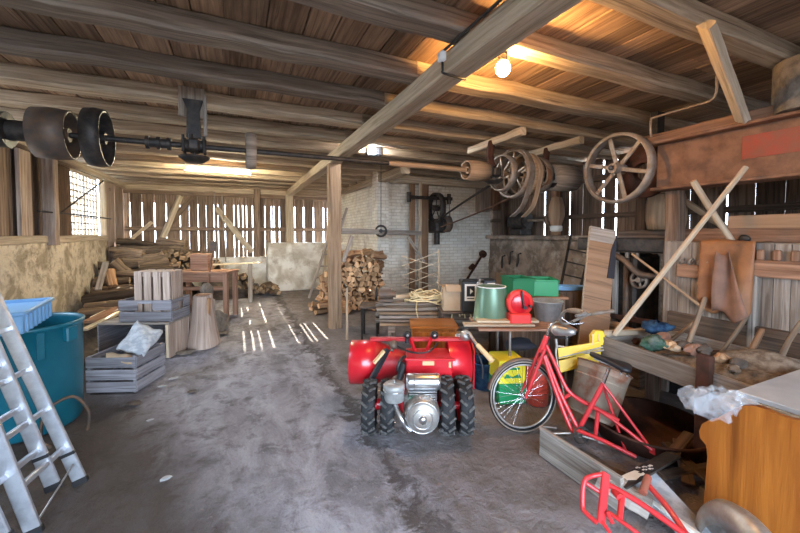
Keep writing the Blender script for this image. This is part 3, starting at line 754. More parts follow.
b = B(); b.box((0,0,.63), (.46,.26,.012)); b.build('lid_board', 'crate_blush', t)
# flared stump
p = V((-.45,6.02,0)); b = B(); rings = []
for z, r in ((0,.20),(.05,.205),(.12,.195),(.25,.17),(.42,.15),(.6,.13),(.74,.12),(.76,.105)):
    rings.append([p+V((math.cos(a)*r*(1+.10*math.sin(2*a+.6)+.05*math.sin(5*a)*(1-z)), math.sin(a)*r*(1+.06*math.sin(3*a)), z+(.012*math.sin(a) if z > .7 else 0))) for a in [2*PI*k/20 for k in range(20)]])
t = thing('tree_stump', 'tall flared grey tree stump standing right of the stacked crates', 'stump', tuple(p))
b.loft(rings); b.build('trunk', 'crate_blush', t, True)
b = B(); b.lathe([(0,.768),(.098,.768),(.102,.76)], p, (0,0,1), 20); b.build('cut_top', 'red_wood', t, True)
b = B(); b.box(p+V((.08,-.10,.55)), (.05,.03,.34), (0.1,0,.5)); b.build('split_face', 'fire_wood', t, True)
# grinding discs behind the stump
for k, (u, v, d, r, lab) in enumerate(((207,291,5.9,.13,'grey stone disc leaning against the stacked crates left of the stump'),(217,311,6.0,.20,'grey stone disc leaning upright right of the stump'),(223,313,6.2,.15,'smaller grey stone disc propped behind the upright disc'))):
    c = at(u,v,d=d); ax = V((.8,-.5,.12)); c.z = r*.985 if k else c.z; b = B(); b.lathe([(0,-.03),(r*.95,-.03),(r,-.02),(r,.02),(r*.95,.03),(0,.03)], c, ax, 28); tag(b.build('grinding_stone', 'stone_grey'), lab, 'grindstone')
p = at(207,291,d=5.9); b = B(); h = p.z-.13; b.box((p.x,p.y,h/2), (.2,.2,h-.006), (0,0,.3), bev=.01); tag(b.build('short_post', 'grey_wood'), 'short square grey post carrying the small stone disc left of the stump', 'post')
# workbench
t = thing('workbench', 'red-brown wooden workbench standing before the log heap', 'workbench', (-.53,8.12,0), math.radians(-24))
b = B(); b.box((0,0,.905), (1.06,.5,.05)); b.build('top', 'red_wood', t)
b = B(); b.box((0,-.21,.80), (1.0,.03,.15)); b.build('apron', 'red_wood', t)
b = B(); b.box((0,-.2,.60), (1.0,.04,.07)); b.build('rail', 'red_wood', t)
for sx in (-1,1):
    for sy in (-1,1):
        b = B(); b.box((sx*.47, sy*.2, .44), (.08,.08,.88)); b.build('leg', 'red_wood', t)
b = B(); b.box((-.62,8.22,1.1), (.34,.22,.33), (0,0,-.4), bev=.01)
o = tag(b.build('wood_block', 'red_wood'), 'squared reddish wood block standing on the workbench', 'block'); o.location.z = .931
b = B(); b.bar(at(196,265.5,d=8.6), at(262,262.5,d=8.9), .2, .03); tag(b.build('long_board', 'pale_wood'), 'long pale board laid from the workbench towards the small wood pile', 'board')
b = B(); b.bar(at(250,264,d=8.8), (at(250,264,d=8.8).x, at(250,264,d=8.8).y, .0), .1, .1); tag(b.build('board_prop', 'grey_wood'), 'short grey prop under the right end of the long pale board', 'prop')
t = thing('shovel', 'old shovel standing upright by the workbench with its reddish handle raised', 'shovel', tuple(at(206,300,d=6.9)))
b = B(); b.tube([at(206,300,d=6.9), at(211,262,d=7.0), at(215,243,d=7.1)], .018, 8); b.build('handle', 'old_red_brown', t, True)
b = B(); q = at(213,246,d=7.05); b.box(q, (.12,.03,.2), (.1,.1,.1), bev=.02); b.build('blade', 'iron_worn', t, True)
# ---------------- woods
def add_end_mat(o, mat, thr=.9, axis=None):
    o.data.materials.append(MATS[mat]); vs = o.data.vertices
    for p in o.data.polygons:
        if abs(p.normal.dot(axis)) > thr: p.material_index = 1
LOGG = 'long unsplit logs in the heap by the left wall'
logs = []
for k in range(7):
    L = rnd.uniform(1.0,1.65); b = B(); b.log((-L/2,0,0), (L/2,0,0), 1.0*.1, 10, 8, .2, .06, seed=k); o = b.build('long_log', 'log_bark', origin=(0,0,0)); add_end_mat(o, 'log_end', .9, V((1,0,0))); logs.append(o)
used = [False]*7
def place(proto, i, loc, rot, sc, name_label, cat, group):
    o = proto[i]
    if used_map.get((id(proto), i)): o = o.copy(); C.objects.link(o)
    used_map[(id(proto), i)] = True
    o.location = loc; o.rotation_euler = rot; o.scale = sc; tag(o, name_label, cat, group); return o
used_map = {}
LL = 'barked log lying lengthwise in the big heap along the left wall'
for r_ in range(12):
    y = 8.6+r_*.25; zt = min(1.38, .40+(y-8.3)*.36); nz = 2 if r_ < 11 else 4
    for k in range(nz):
        z = zt-k*.17+rnd.uniform(-.04,.04)
        if z < .1: continue
        for x in ((-2.3, -1.62) if (r_+k) % 3 else (-1.98,)):
            s = rnd.uniform(.55,1.15); sx = rnd.uniform(.42,.56) if x != -1.98 else rnd.uniform(.75,.9)
            place(logs, rnd.randrange(7), (x+rnd.uniform(-.08,.10), y+rnd.uniform(-.06,.06), z+rnd.uniform(-.03,.04)), (rnd.uniform(0,6), rnd.uniform(-.16,.16), rnd.uniform(-.42,.42)), (sx, s, s), LL, 'log', LOGG)
# fallen dark logs across the slope of the heap
for (u0,v0,u1,v1,d,r,lab) in ((85,300,137,292,6.6,.10,'thick brown barked log lying topmost in the low heap by the stone wall'),(86,309,135,303,6.4,.09,'thick brown log second from the top of the low heap by the stone wall'),(80,315,128,312,6.1,.085,'brown log third from the top of the low heap behind the teal barrel')):
    b = B(); b.log(at(u0,v0,d=d), at(u1,v1,d=d+.2), r*1.15, 10, 8, .14, .03); tag(b.build('long_log', 'log_bark'), lab, 'log')
for k, (u0,v0,u1,v1,d0,d1,w,m,lab) in enumerate(((84,330,127,309,4.9,6.2,.08,'pale_wood','pale plank slanting over the low heap, nearest the teal barrel'),(88,322,120,307,5.2,6.3,.16,'old_red_brown','reddish bark slab slanting over the low heap behind the pale plank'),(92,318,112,308,5.6,6.4,.06,'pale_wood','thin pale lath lying on the reddish bark slab'))):
    b = B(); b.bar(at(u0,v0,d=d0), at(u1,v1,d=d1), w, .035); tag(b.build('plank', m), lab, 'plank')
for (u0,v0,u1,v1,d,r,lab) in ((112,262,140,285,7.6,.13,'dark bent log lying slantwise at the front of the big heap'),(118,300,150,283,7.2,.11,'dark log at the foot of the big heap behind the stacked crates'),(140,258,117,250,8.6,.07,'thin branch lying slantwise on the big heap'),(104,296,113,290,7.0,.1,'short log end at the foot of the big heap')):
    b = B(); b.log(at(u0,v0,d=d), at(u1,v1,d=d+.3), r, 10, 7, .15, .05); tag(b.build('long_log', 'log_bark'), lab, 'log')
b = B(); b.bar(at(106,262,d=6.9), at(98,290,d=6.5), .1, .03); tag(b.build('plank', 'grey_wood'), 'grey board leaning against the end of the plastered stone wall', 'plank')
b = B(); b.log(at(110,270,d=7.0), at(113,286,d=6.9), .09, 9, 4); tag(b.build('firewood', 'fire_wood'), 'upright pale split log beside the leaning grey board', 'firewood')
# base of the heap so the logs lie on something: loose bark and earth
def mound(x0, x1, y0, y1, f, n, mat, name, label, cat, kind='stuff'):
    g = []
    for i in range(n+1):
        row = []
        for j in range(n+1):
            x = x0+(x1-x0)*i/n; y = y0+(y1-y0)*j/n; e = min(i, j, n-i, n-j)/n*4
            row.append((x, y, max(-.03, f(x, y)*min(1, e)+.03*math.sin(x*13+y*9)*min(1,e))))
        g.append(row)
    b = B(); b.sheet(g, .02); o = b.build(name, mat); return tag(o, label, cat, None, kind)
mound(-2.72, -1.0, 8.2, 11.9, lambda x, y: min(.95, .02+(y-8.3)*.33), 16, 'bark_dirt', 'bark_litter', 'dark bark and earth under the big log heap', 'bark')
mound(-2.72, -1.75, 5.2, 8.2, lambda x, y: .2+.06*math.sin(y*2)-.12*(x+2.2), 16, 'bark_dirt', 'bark_litter', 'dark bark and earth under the low logs behind the teal barrel', 'bark')
# split firewood prototypes (three-cornered billets, axis along Y)
bil = []
for k in range(8):
    q = random.Random(100+k); n = 3+k % 3; L = .33; pts = []
    for j in range(n):
        a = 2*PI*j/n+q.uniform(-.3,.3); pts.append((math.cos(a)*.07*q.uniform(.75,1.1), math.sin(a)*.065*q.uniform(.75,1.1)))
    b = B(); b.loft([[V((x*s, yy, z*s)) for x, z in pts] for yy, s in ((-L/2,1),(0,1.04),(L/2,.97))], smooth=False)
    o = b.build('firewood', 'fire_wood', origin=(0,0,0)); add_end_mat(o, 'fire_end', .9, V((0,1,0))); bil.append(o)
bil2 = []
for o in bil:
    c = o.copy(); c.data = o.data.copy(); C.objects.link(c); c.data.materials[0] = MATS['log_bark']; c.data.materials[1] = MATS['log_end']; bil2.append(c)
FL = 'split firewood billet stacked by the side of the whitewashed brick wall'
FG = 'split firewood in the stack by the brick wall'
A0, A1 = V((1.62,7.72,0)), V((2.86,7.2,0)); ax = (A1-A0); ex = ax.normalized(); ang = math.atan2(ex.y, ex.x)
for row in range(11):
    nn = 13
    for c in range(nn):
        f = (c+.5*(row % 2))/nn
        top = 1.02+.14*math.sin(f*3.2)-.35*max(0,.32-f)*2.2
        z = .065+row*.103
        if z > top: continue
        for layer in range(2):
            if layer and row < 9: continue
            l = A0+ax*f+V((-ex.y,ex.x,0))*(.18+layer*.36+rnd.uniform(-.06,.05)); s = rnd.uniform(.95,1.3)
            place(bil, rnd.randrange(8), (l.x,l.y,z+rnd.uniform(-.012,.012)), (rnd.uniform(-.08,.08), rnd.uniform(0,6.2), ang+rnd.uniform(-.22,.22)), (s,rnd.uniform(.9,1.15),s), FL, 'firewood', FG)
for k in range(9):
    f = rnd.uniform(.15,.95); l = A0+ax*f+V((-ex.y,ex.x,0))*rnd.uniform(.05,.4)
    place(bil, rnd.randrange(8), (l.x,l.y,1.17+rnd.uniform(-.05,.05)+.05*math.sin(f*3)), (rnd.uniform(-.5,.5), rnd.uniform(0,6), rnd.uniform(0,3)), (1.1,1.1,1.1), 'split billet thrown loosely on top of the stack by the brick wall', 'firewood', 'loose billets on top of the stack')
for k in range(24):
    l = V((rnd.uniform(1.5,2.1), rnd.uniform(7.35,7.9), .06+.06*(k % 3)))
    place(bil, rnd.randrange(8), l, (rnd.uniform(-.3,.3), rnd.uniform(0,6), rnd.uniform(0,3)), (1.05,1,1.05), 'split billet in the tumbled heap at the left foot of the stack', 'firewood', 'tumbled billets left of the stack')
# round ends on the left heap by the back wall
for k in range(46):
    c = k % 12; r_ = k//12
    l = V((-1.62+.108*c+.05*(r_ % 2), 10.35+.06*rnd.random(), .80+r_*.125+rnd.uniform(-.03,.03)-.012*max(0,c-6)*2))
    place(bil2, rnd.randrange(8), l, (rnd.uniform(-.15,.15), rnd.uniform(0,6), rnd.uniform(-.4,.4)), (1.15,1.3,1.15), 'short log end facing out of the big heap under the pale leaning timber', 'firewood', 'short logs stacked by the back wall')
mound(-.98, .3, 10.1, 11.9, lambda x, y: .62, 12, 'bark_dirt', 'bark_litter', 'dark bark and earth under the short logs by the back wall', 'bark')
for k in range(42):
    x = rnd.uniform(.0,1.0); t_ = (x-.0)/1.0; z = .07+rnd.random()*(.55-.42*t_)
    place(bil2, rnd.randrange(8), (x, 10.75-.35*rnd.random()+.25*z-.2*t_, z), (rnd.uniform(-.3,.3), rnd.uniform(0,6), rnd.uniform(-.6,.6)), (1.2,1.1,1.2), 'short firewood billet in the small low pile before the white plinth', 'firewood', 'small firewood pile at the white plinth')
for lst in (logs, bil, bil2):
    for i, o in enumerate(lst):
        if not used_map.get((id(lst), i)): bpy.data.objects.remove(o)
# ladder leaning at the brick side and rail with wheel
t = thing('wooden_ladder', 'grey wooden ladder leaning against the side of the brick wall behind the middle post', 'ladder', tuple(at(316,290,z=0)))
q0, q1 = at(309,290,d=9.4), at(339,206,d=8.8); s0, s1 = at(320,291,d=9.5), at(347,208,d=8.9); q0.z = s0.z = .0
for a, c in ((q0,q1),(s0,s1)):
    b = B(); b.bar(a, c, .05, .07, up=(0,1,0)); b.build('rail', 'grey_wood', t, True)
for k in range(7):
    f = .1+k*.13; b = B(); b.tube([q0.lerp(q1,f), s0.lerp(s1,f)], .018, 7); b.build('rung', 'grey_wood', t, True)
t = thing('cross_rail', 'grey wooden rail running from the middle post to the brown brick-side posts', 'rail', tuple(at(380,236,d=7.2)))
b = B(); b.bar(at(341,231,d=6.45), at(421,233,d=8.45), .06, .1); b.build('rail', 'grey_wood', t, True)
b = B(); b.bar(at(343,262,d=6.6), at(352,236,d=6.7), .05, .06); b.build('brace', 'grey_wood', t, True)
b = B(); b.bar(at(408,237,d=8.1), at(424,262,d=8.4), .05, .06); b.build('brace', 'grey_wood', t, True)
t = thing('pulley_disc', 'black slotted iron disc fixed in front of the grey wooden rail', 'disc', tuple(at(381,236,d=7.2)))
c = at(381,231,d=7.25); b = B(); b.ring(c, FW, .105, .022, 28, 8); b.build('rim', 'iron_black', t, True)
b = B(); b.cyl(c-FW*.04, c+FW*.04, .04, 14); b.bar(c-RT*.1, c+RT*.1, .03, .03); b.build('hub', 'iron_black', t, True)
b = B(); b.tube([at(381,156,d=7.4), c], .006, 6); tag(b.build('hanging_wire', 'iron_black'), 'thin dark wire hanging down to the black slotted disc', 'wire')
b = B(); b.bar(at(347,340,z=0), at(347,288,d=6.0), .035, .03); tag(b.build('thin_batten', 'pole_wood'), 'thin pale batten standing right of the middle post before the firewood', 'batten')
# ================================================================== MIDDLE: BRICK-WALL MACHINE, BOARDS, TABLE
rnd.seed(31)
CAM_RZ = -YAW
def cyl_wheel(b, c, ax, r, w, hub, spokes, rim=.02, sw=.025):
    c = V(c); d, e, g = basis(ax)
    b.lathe([(r-rim,-w/2),(r,-w/2),(r,w/2),(r-rim,w/2),(r-rim,-w/2)], c, ax, 32); b.cyl(c-d*w*.6, c+d*w*.6, hub, 14)
    for k in range(spokes):
        a = 2*PI*k/spokes+.2; q = e*math.cos(a)+g*math.sin(a); b.bar(c+q*hub*.7, c+q*(r-rim*.5), sw, sw*.7, up=ax)
t = thing('wall_machine', 'black machine with two belt pulleys bracketed high on the brick wall by the brown posts', 'machine', tuple(at(440,215,y=7.6)))
yy = 7.5
b = B(); cyl_wheel(b, at(436,208,y=yy), (1,.0,0), .36, .12, .07, 5, .05); b.build('large_pulley', 'iron_black', t, True)
b = B(); cyl_wheel(b, at(446,224,y=yy-.05), (1,0,0), .20, .14, .05, 4, .05); b.build('small_pulley', 'iron_worn', t, True)
b = B(); b.bar(at(409,197,y=yy+.1), at(452,199,y=yy+.1), .06, .08); b.cyl(at(449,194,y=yy+.1), at(449,204,y=yy+.1), .05, 10); b.cyl(at(409,192,y=yy+.1), at(409,202,y=yy+.1), .05, 10); b.build('bracket_arm', 'iron_black', t, True)
b = B(); c = at(437,226,y=yy+.2); b.box(c, (.3,.5,.34), bev=.05); b.cyl(c+V((0,0,-.45)), c, .07, 10); b.build('housing', 'iron_black', t, True)
b = B()
for du in (0,5,9): b.bar(at(440+du,200,y=yy), at(441+du,219,y=yy), .02, .02)
b.build('tie_rods', 'iron_grey', t, True)
t = thing('wooden_case', 'reddish wooden case fixed at the corner where the brick meets the right wall', 'case', tuple(at(490,213,y=7.85)))
b = B(); b.box(at(483,200,y=7.84), (.28,.3,.62), bev=.01); b.build('front', 'plank_blush', t, True)
b = B(); b.box(at(495,199,y=7.8)+V((.06,.0,0)), (.5,.36,.6), bev=.01); b.build('body', 'old_red_brown', t, True)
t = thing('iron_prop', 'rusty iron prop with a flange leaning against the brick wall behind the table', 'prop', tuple(at(458,282,y=7.4)))
b = B(); b.tube([(at(451,290,y=7.1).x,7.1,.02), at(483,254,y=7.8)], .03, 8); b.build('rod', 'rust_dark', t, True)
b = B(); a0, a1 = at(456,284,y=7.2), at(483,254,y=7.8); dd = (a1-a0).normalized(); b.cyl(a1-dd*.03, a1+dd*.03, .10, 14); b.cyl(a0.lerp(a1,.55)-dd*.08, a0.lerp(a1,.55)+dd*.08, .05, 10); b.build('flange', 'rust_dark', t, True)
# expanding trellis
t = thing('expanding_trellis', 'pale expanding scissor trellis standing in front of the brown posts', 'trellis', tuple(at(420,292,d=6.6)))
for k in range(4):
    v = 254+k*10
    b = B(); b.bar(at(402,v+12,d=6.6), at(438,v-2,d=6.6), .012, .05, up=FW); b.build('lath', 'pale_wood', t, True)
    b = B(); b.bar(at(402,v+2,d=6.64), at(438,v+13,d=6.64), .012, .05, up=FW); b.build('lath', 'pale_wood', t, True)
b = B(); b.bar(at(439,250,d=6.6), V((at(439,250,d=6.6).x, at(439,250,d=6.6).y, .0)), .03, .03); b.build('upright', 'pale_wood', t, True)
# pile of boards with rope
PB = 5.15
t = thing('trestle', 'low wooden trestle carrying the pile of old boards', 'trestle', tuple(at(425,345,d=PB)-V((0,0,at(425,345,d=PB).z))))
for u in (392,462):
    p = at(u,330,d=PB); b = B(); b.box((p.x,p.y,.36), (.09,.5,.08), (0,0,CAM_RZ)); b.build('beam', 'grey_wood', t, True)
    for s in (-.2,.2):
        b = B(); q = p+V((FW.x,FW.y,0))*s; b.bar((q.x,q.y,.005), (q.x,q.y,.33), .07, .07); b.build('leg', 'grey_wood', t, True)
k = 0
for lay, z in enumerate((.42,.47,.52,.57,.62,.665)):
    for dy in (-.16, .02, .18):
        if lay == 5 and dy < 0: continue
        u0, u1 = 379+rnd.uniform(-4,8), 468+rnd.uniform(-10,10)
        a0, a1 = at(u0,300,d=PB+dy), at(u1,300,d=PB+dy+rnd.uniform(-.06,.06)); a0.z = z; a1.z = z+rnd.uniform(0,.012)
        b = B(); b.bar(a0, a1, .145, .036, pc=rnd.random()); o = b.build('old_board', ('grey_wood','post_brown','joist_grey')[(lay+int(dy*10+9)) % 3])
        tag(o, 'old grey-brown board in the pile under the coiled rope', 'board', 'pile of old boards')
b = B(); a0 = at(383,297,d=PB+.1); a1 = at(462,293,d=PB+.35); a0.z = .735; a1.z = .75; b.bar(a0, a1, .05, .05); tag(b.build('batten', 'pale_wood'), 'long straight batten lying on the back of the board pile', 'batten')
b = B(); c = at(430,303,d=PB-.12)
for k in range(7):
    pts = []; R1, R2 = rnd.uniform(.18,.33), rnd.uniform(.12,.2); ph = rnd.uniform(0,6)
    for j in range(14):
        a = 2*PI*j/14+ph; pts.append(c+RT*(math.cos(a)*R1+rnd.uniform(-.02,.02)-.03)+V((FW.x,FW.y,0))*math.sin(a)*R2+V((0,0,.02+.016*k+rnd.uniform(-.015,.05)-max(0,-math.sin(a))*.0)))
    b.tube(spline(pts, 3, True), .011, 6, loop=True)
for k in range(6):
    p0 = c+RT*rnd.uniform(.05,.18)+V((0,0,.08)); b.tube(spline([p0, p0+RT*.12-FW*.08+V((0,0,.05)), p0+RT*(.2+.02*k)-FW*.22+V((0,0,-.04)), p0+RT*(.22+.03*k)-FW*.27+V((0,0,-.16-.02*k))], 5), .011, 6)
b.tube(spline([c+RT*-.18-FW*.1+V((0,0,.04)), c+RT*-.2-FW*.25+V((0,0,-.06)), c+RT*-.12-FW*.3+V((0,0,-.3)), c+RT*.06-FW*.33+V((0,0,-.42)), c+RT*.22-FW*.3+V((0,0,-.33)), c+RT*.27-FW*.26+V((0,0,-.1))], 6), .008, 6)
tag(b.build('rope_coil', 'rope'), 'tangled coil of yellow rope lying on the old boards', 'rope')
t = thing('iron_stand', 'small black iron stand with two thin legs in front of the firewood', 'stand', tuple(at(368,342,z=0)))
for u in (362,377):
    b = B(); p = at(u,340,z=0); b.bar((p.x,p.y,0), (p.x,p.y,.50), .03, .03); b.build('leg', 'iron_black', t, True)
    b = B(); q = p+V((FW.x,FW.y,0))*.35; b.bar((q.x,q.y,0), (q.x,q.y,.50), .03, .03); b.build('leg', 'iron_black', t, True)
p = at(370,340,z=0)+V((FW.x,FW.y,0))*.17; b = B(); b.box((p.x,p.y,.515), (.34,.44,.03), (0,0,CAM_RZ)); b.build('plate', 'iron_worn', t, True)
t = thing('old_motor', 'dusty black machine head lying on the end of the board pile by the iron stand', 'machine', tuple(at(386,318,d=5.2)))
c = at(386,303,d=5.15); c.z = .80
b = B(); b.cyl(c-RT*.10, c+RT*.08, .085, 18); b.cyl(c+RT*.08, c+RT*.14, .05, 14); b.box(c-V((0,0,.075)), (.2,.2,.04), (0,0,CAM_RZ)); b.build('body', 'iron_worn', t, True)
b = B(); cyl_wheel(b, c-RT*.14, RT, .09, .03, .025, 4); b.build('handwheel', 'iron_black', t, True)
# varnished cabinet and pots behind the tractor
def cam_thing(name, label, cat, u, v, d, z=0, rz=0, group=None):
    p = at(u, v, d=d); p.z = z; return thing(name, label, cat, tuple(p), CAM_RZ+rz, group)
t = cam_thing('varnished_cabinet', 'low varnished orange-brown cabinet behind the red tractor hood', 'cabinet', 433, 330, 4.25)
b = B(); b.box((0,0,.30), (.50,.36,.58), bev=.01); b.build('body', 'varnish', t)
b = B(); b.box((0,0,.605), (.54,.4,.03), bev=.008); b.build('top', 'varnish', t)
for s in (-1,1):
    b = B(); b.box((s*.12,-.185,.31), (.22,.014,.48), bev=.006); d_ = b.build('door', 'varnish', t)
    k = B(); k.lathe([(0,-.225),(.012,-.22),(.012,-.205),(.006,-.19)], (s*.03,0,.33), (0,0,1), 10) if False else k.box((s*.03,-.2,.33), (.018,.02,.03), bev=.006); k.build('knob', 'iron_black', d_)
t = cam_thing('paint_can', 'pale can with a greenish stripe standing right of the varnished cabinet', 'can', 463, 335, 4.1)
b = B(); b.lathe([(0,0),(.10,0),(.10,.52),(.095,.53),(0,.53)], (0,0,0), (0,0,1), 24); b.build('body', 'enamel_white', t)
b = B(); b.lathe([(.102,.30),(.102,.42)], (0,0,0), (0,0,1), 24); b.build('stripe', 'cloth_green', t)
t = cam_thing('board_end', 'narrow upright plank end beside the pale can', 'board', 452, 335, 4.2)
b = B(); b.box((0,0,.29), (.07,.03,.58)); b.build('plank', 'pole_wood', t)
t = cam_thing('blue_bucket', 'dull blue bucket on the floor under the left end of the table', 'bucket', 484, 350, 3.9)
b = B(); b.lathe([(0,.01),(.11,.005),(.15,.30),(.158,.30),(.158,.285),(.145,.28),(.105,.02),(0,.02)], (0,0,0), (0,0,1), 28); b.build('body', 'cloth_blue', t)
b = B(); b.tube([(-.15,0,.28)]+[(math.cos(a)*.15, -.04, .28-math.sin(a)*.09) for a in (2.6,2.0,1.57,1.1,.5)]+[(.15,0,.28)], .004, 6); b.build('handle', 'steel', t)
# ---- table with the things on it
t = cam_thing('work_table', 'narrow table with a red-brown top and thin steel legs behind the bicycle', 'table', 520, 335, 3.85)
b = B(); b.box((.0,.02,.695), (.98,.52,.025), bev=.004); b.build('top', 'red_wood', t)
for x in (-.17,.40):
    for y in (-.21,.24):
        b = B(); b.cyl((x,y,0), (x,y,.683), .013, 10); b.build('leg', 'steel_dull', t)
b = B(); b.box((.12,.24,.66), (.6,.02,.03)); b.build('stretcher', 'steel_dull', t)
for k, (u0,u1,v,m,lab) in enumerate(((463,533,329,'pole_wood','pale plank lying along the front of the table, lower of the two'),(476,537,325.5,'pale_wood','short pale plank lying on the lower plank on the table'))):
    d = 3.72+.06*k; z = .727+.024*k; a0, a1 = at(u0,v,d=d), at(u1,v,d=d); a0.z = a1.z = z; b = B(); b.bar(a0, a1, .12, .022); tag(b.build('plank', m), lab, 'plank')
t = cam_thing('metal_bucket', 'green metal bucket turned upside down on the table', 'bucket', 491, 320, 3.98, .709)
b = B(); b.lathe([(0,.375),(.150,.375),(.156,.372),(.158,.36),(.19,.02),(.196,.015),(.196,.0),(.186,.0)], (0,0,0), (0,0,1), 40); b.build('body', 'bucket_green', t)
b = B(); b.ring((0,0,.372), (0,0,1), .154, .006, 32, 6); b.build('rim_band', 'enamel_white', t)
t = cam_thing('hose_reel', 'bright red round reel on a red box standing on the table', 'reel', 519, 322, 3.80, .709)
b = B(); b.lathe([(0,-.04),(.125,-.04),(.135,-.03),(.135,.03),(.125,.04),(0,.04)], (.0,.0,.225), (0,1,0), 32); b.build('drum', 'reel_red', t)
b = B(); b.box((-.01,-.02,.065), (.22,.15,.125), bev=.015); b.build('box', 'reel_red', t)
b = B(); b.lathe([(0,-.05),(.09,-.05),(.1,-.042)], (0,0,.225), (0,1,0), 24); b.build('face_plate', 'tractor_red', t)
b = B(); b.bar((.0,-.065,.36), (.03,-.065,.18), .02, .02); b.cyl((.03,-.1,.19), (.03,-.05,.19), .018, 10); b.cyl((.09,-.09,.20), (.09,-.04,.20), .014, 10); b.build('crank', 'black_plastic', t)
t = cam_thing('zinc_tub', 'grey zinc tub standing on the right end of the table', 'tub', 547, 320, 4.0, .709)
b = B(); b.lathe([(0,.005),(.125,.0),(.155,.20),(.165,.205),(.165,.215),(.155,.215),(.12,.02),(0,.02)], (0,0,0), (0,0,1), 32); b.build('body', 'zinc', t)
for s in (-1,1):
    b = B(); b.tube([(s*.15,-.03,.18),(s*.18,-.02,.16),(s*.18,.02,.16),(s*.15,.03,.18)], .006, 6); b.build('handle', 'iron_grey', t)
t = cam_thing('storage_chest', 'dark wooden chest behind the table carrying the green plastic boxes', 'chest', 528, 330, 4.55)
b = B(); b.box((0,0,.44), (.75,.4,.86), bev=.01); b.build('body', 'plank_dark', t)
b = B(); b.box((0,0,.885), (.8,.45,.03), bev=.006); b.build('lid', 'old_red_brown', t)
def tray(name, label, u, d, z, w, dp, h, mat, rz, cat='box'):
    t = cam_thing(name, label, cat, u, 300, d, z, rz); b = B()
    for s in (-1,1): b.box((s*w/2,0,h/2), (.012,dp,h)); b.box((0,s*dp/2,h/2), (w,.012,h))
    b.box((0,0,.006), (w,dp,.012)); b.build('body', mat, t)
    b = B()
    for s in (-1,1): b.box((s*w/2,0,h-.012), (.03,dp+.03,.024)); b.box((0,s*dp/2,h-.012), (w+.03,.03,.024))
    b.build('rim', mat, t); return t
tray('plastic_box', 'dark green plastic box behind the red reel, left of the two', 517, 4.52, .902, .26, .36, .22, 'green_dark', .1)
tray('plastic_box', 'green plastic box above the zinc tub, right of the two', 541, 4.55, .902, .30, .36, .20, 'green_plastic', -.12)
# cupboard with device and carton at the left of the table
t = cam_thing('low_shelf', 'dark low shelf behind the green bucket carrying the carton and the black speakers', 'shelf', 467, 330, 4.75)
b = B(); b.box((0,0,.66), (.72,.36,.03)); b.build('top', 'plank_dark', t)
for sx in (-1,1):
    b = B(); b.box((sx*.34,0,.322), (.03,.34,.644)); b.build('side', 'plank_dark', t)
b = B(); b.box((0,.16,.33), (.64,.02,.60)); b.build('back', 'plank_dark', t)
t = cam_thing('carton', 'worn brown carton with open flaps on the low shelf', 'carton', 452, 310, 4.75, .676)
b = B()
for s in (-1,1): b.box((s*.125,0,.15), (.008,.26,.30)); b.box((0,s*.13,.15), (.25,.008,.30))
b.box((0,0,.004), (.25,.26,.008)); b.build('body', 'cardboard', t)
b = B(); b.box((-.15,0,.31), (.10,.25,.006), (0,.5,0)); b.box((.02,-.16,.29), (.24,.10,.006), (.9,0,0)); b.build('flap', 'cardboard', t)
for k, (u, lab) in enumerate(((470,'black box device with a white label and a dark emblem on the low shelf'),(487,'black box device behind the silver pillar, right one of the pair'))):
    t = cam_thing('audio_device', lab, 'device', u, 300, 4.62+.1*k, .676, .05); w = .25 if k == 0 else .17
    b = B(); b.box((0,0,.20), (w,.22,.39), bev=.012); b.build('case', 'black_plastic', t)
    b = B(); b.box((-.02 if k == 0 else .02,-.113,.25), (.15 if k == 0 else .10,.006,.21), bev=.002); l = b.build('label', 'label_white', t)
    b = B(); x0 = -.02 if k == 0 else .02
    b.box((x0,-.117,.265), (.10 if k == 0 else .07,.004,.13), bev=.001); l2 = b.build('label_field', 'black_plastic', l); 
    b = B(); b.prism([(x0-.01,-.1195,.30),(x0+.03,-.1195,.265),(x0-.01,-.1195,.23)], (0,-1,0), .002); b.build('label_emblem', 'label_white', l)
    b = B(); b.box((x0,-.117,.175), (.09 if k == 0 else .05,.004,.012), bev=.001); b.build('label_strip', 'black_plastic', l)
t = cam_thing('steel_cylinder', 'bright silver cylinder between the two black devices', 'cylinder', 479.5, 300, 4.5, .676)
b = B(); b.lathe([(0,0),(.04,0),(.04,.36),(.03,.38),(0,.38)], (0,0,0), (0,0,1), 20); b.build('body', 'steel', t)
b = B(); b.cyl((0,0,.38), (0,0,.42), .015, 10); b.build('neck', 'steel_dull', t)
# under and behind the table
t = cam_thing('beverage_crate', 'yellow and green plastic crate standing under the table behind the bicycle wheel', 'crate', 508, 380, 3.62, 0, .1)
b = B(); b.box((0,.04,.10), (.27,.30,.20), bev=.01); b.build('lower_body', 'green_plastic', t)
b = B(); b.box((0,.04,.315), (.27,.30,.23), bev=.01); b.build('upper_body', 'yellow_plastic', t)
b = B(); b.prism([(-.09,-.112,.26),(.09,-.112,.26),(.06,-.112,.30),(0,-.112,.27),(-.06,-.112,.30)], (0,-1,0), .004); b.box((0,-.113,.35), (.14,.004,.02)); b.build('emblem', 'green_plastic', t)
b = B(); b.box((0,-.113,.405), (.12,.01,.04), bev=.004); b.build('hand_hole', 'cloth_dark', t)
t = cam_thing('red_can', 'tall red can standing behind the spokes of the bicycle wheel', 'can', 537, 380, 3.55)
b = B(); b.lathe([(0,0),(.10,0),(.105,.01),(.105,.40),(.10,.41),(.03,.43),(.03,.45),(0,.45)], (0,0,0), (0,0,1), 28); b.build('body', 'can_red', t)
for z in (.13,.27):
    b = B(); b.ring((0,0,z), (0,0,1), .105, .006, 28, 6); b.build('hoop', 'can_red', t)
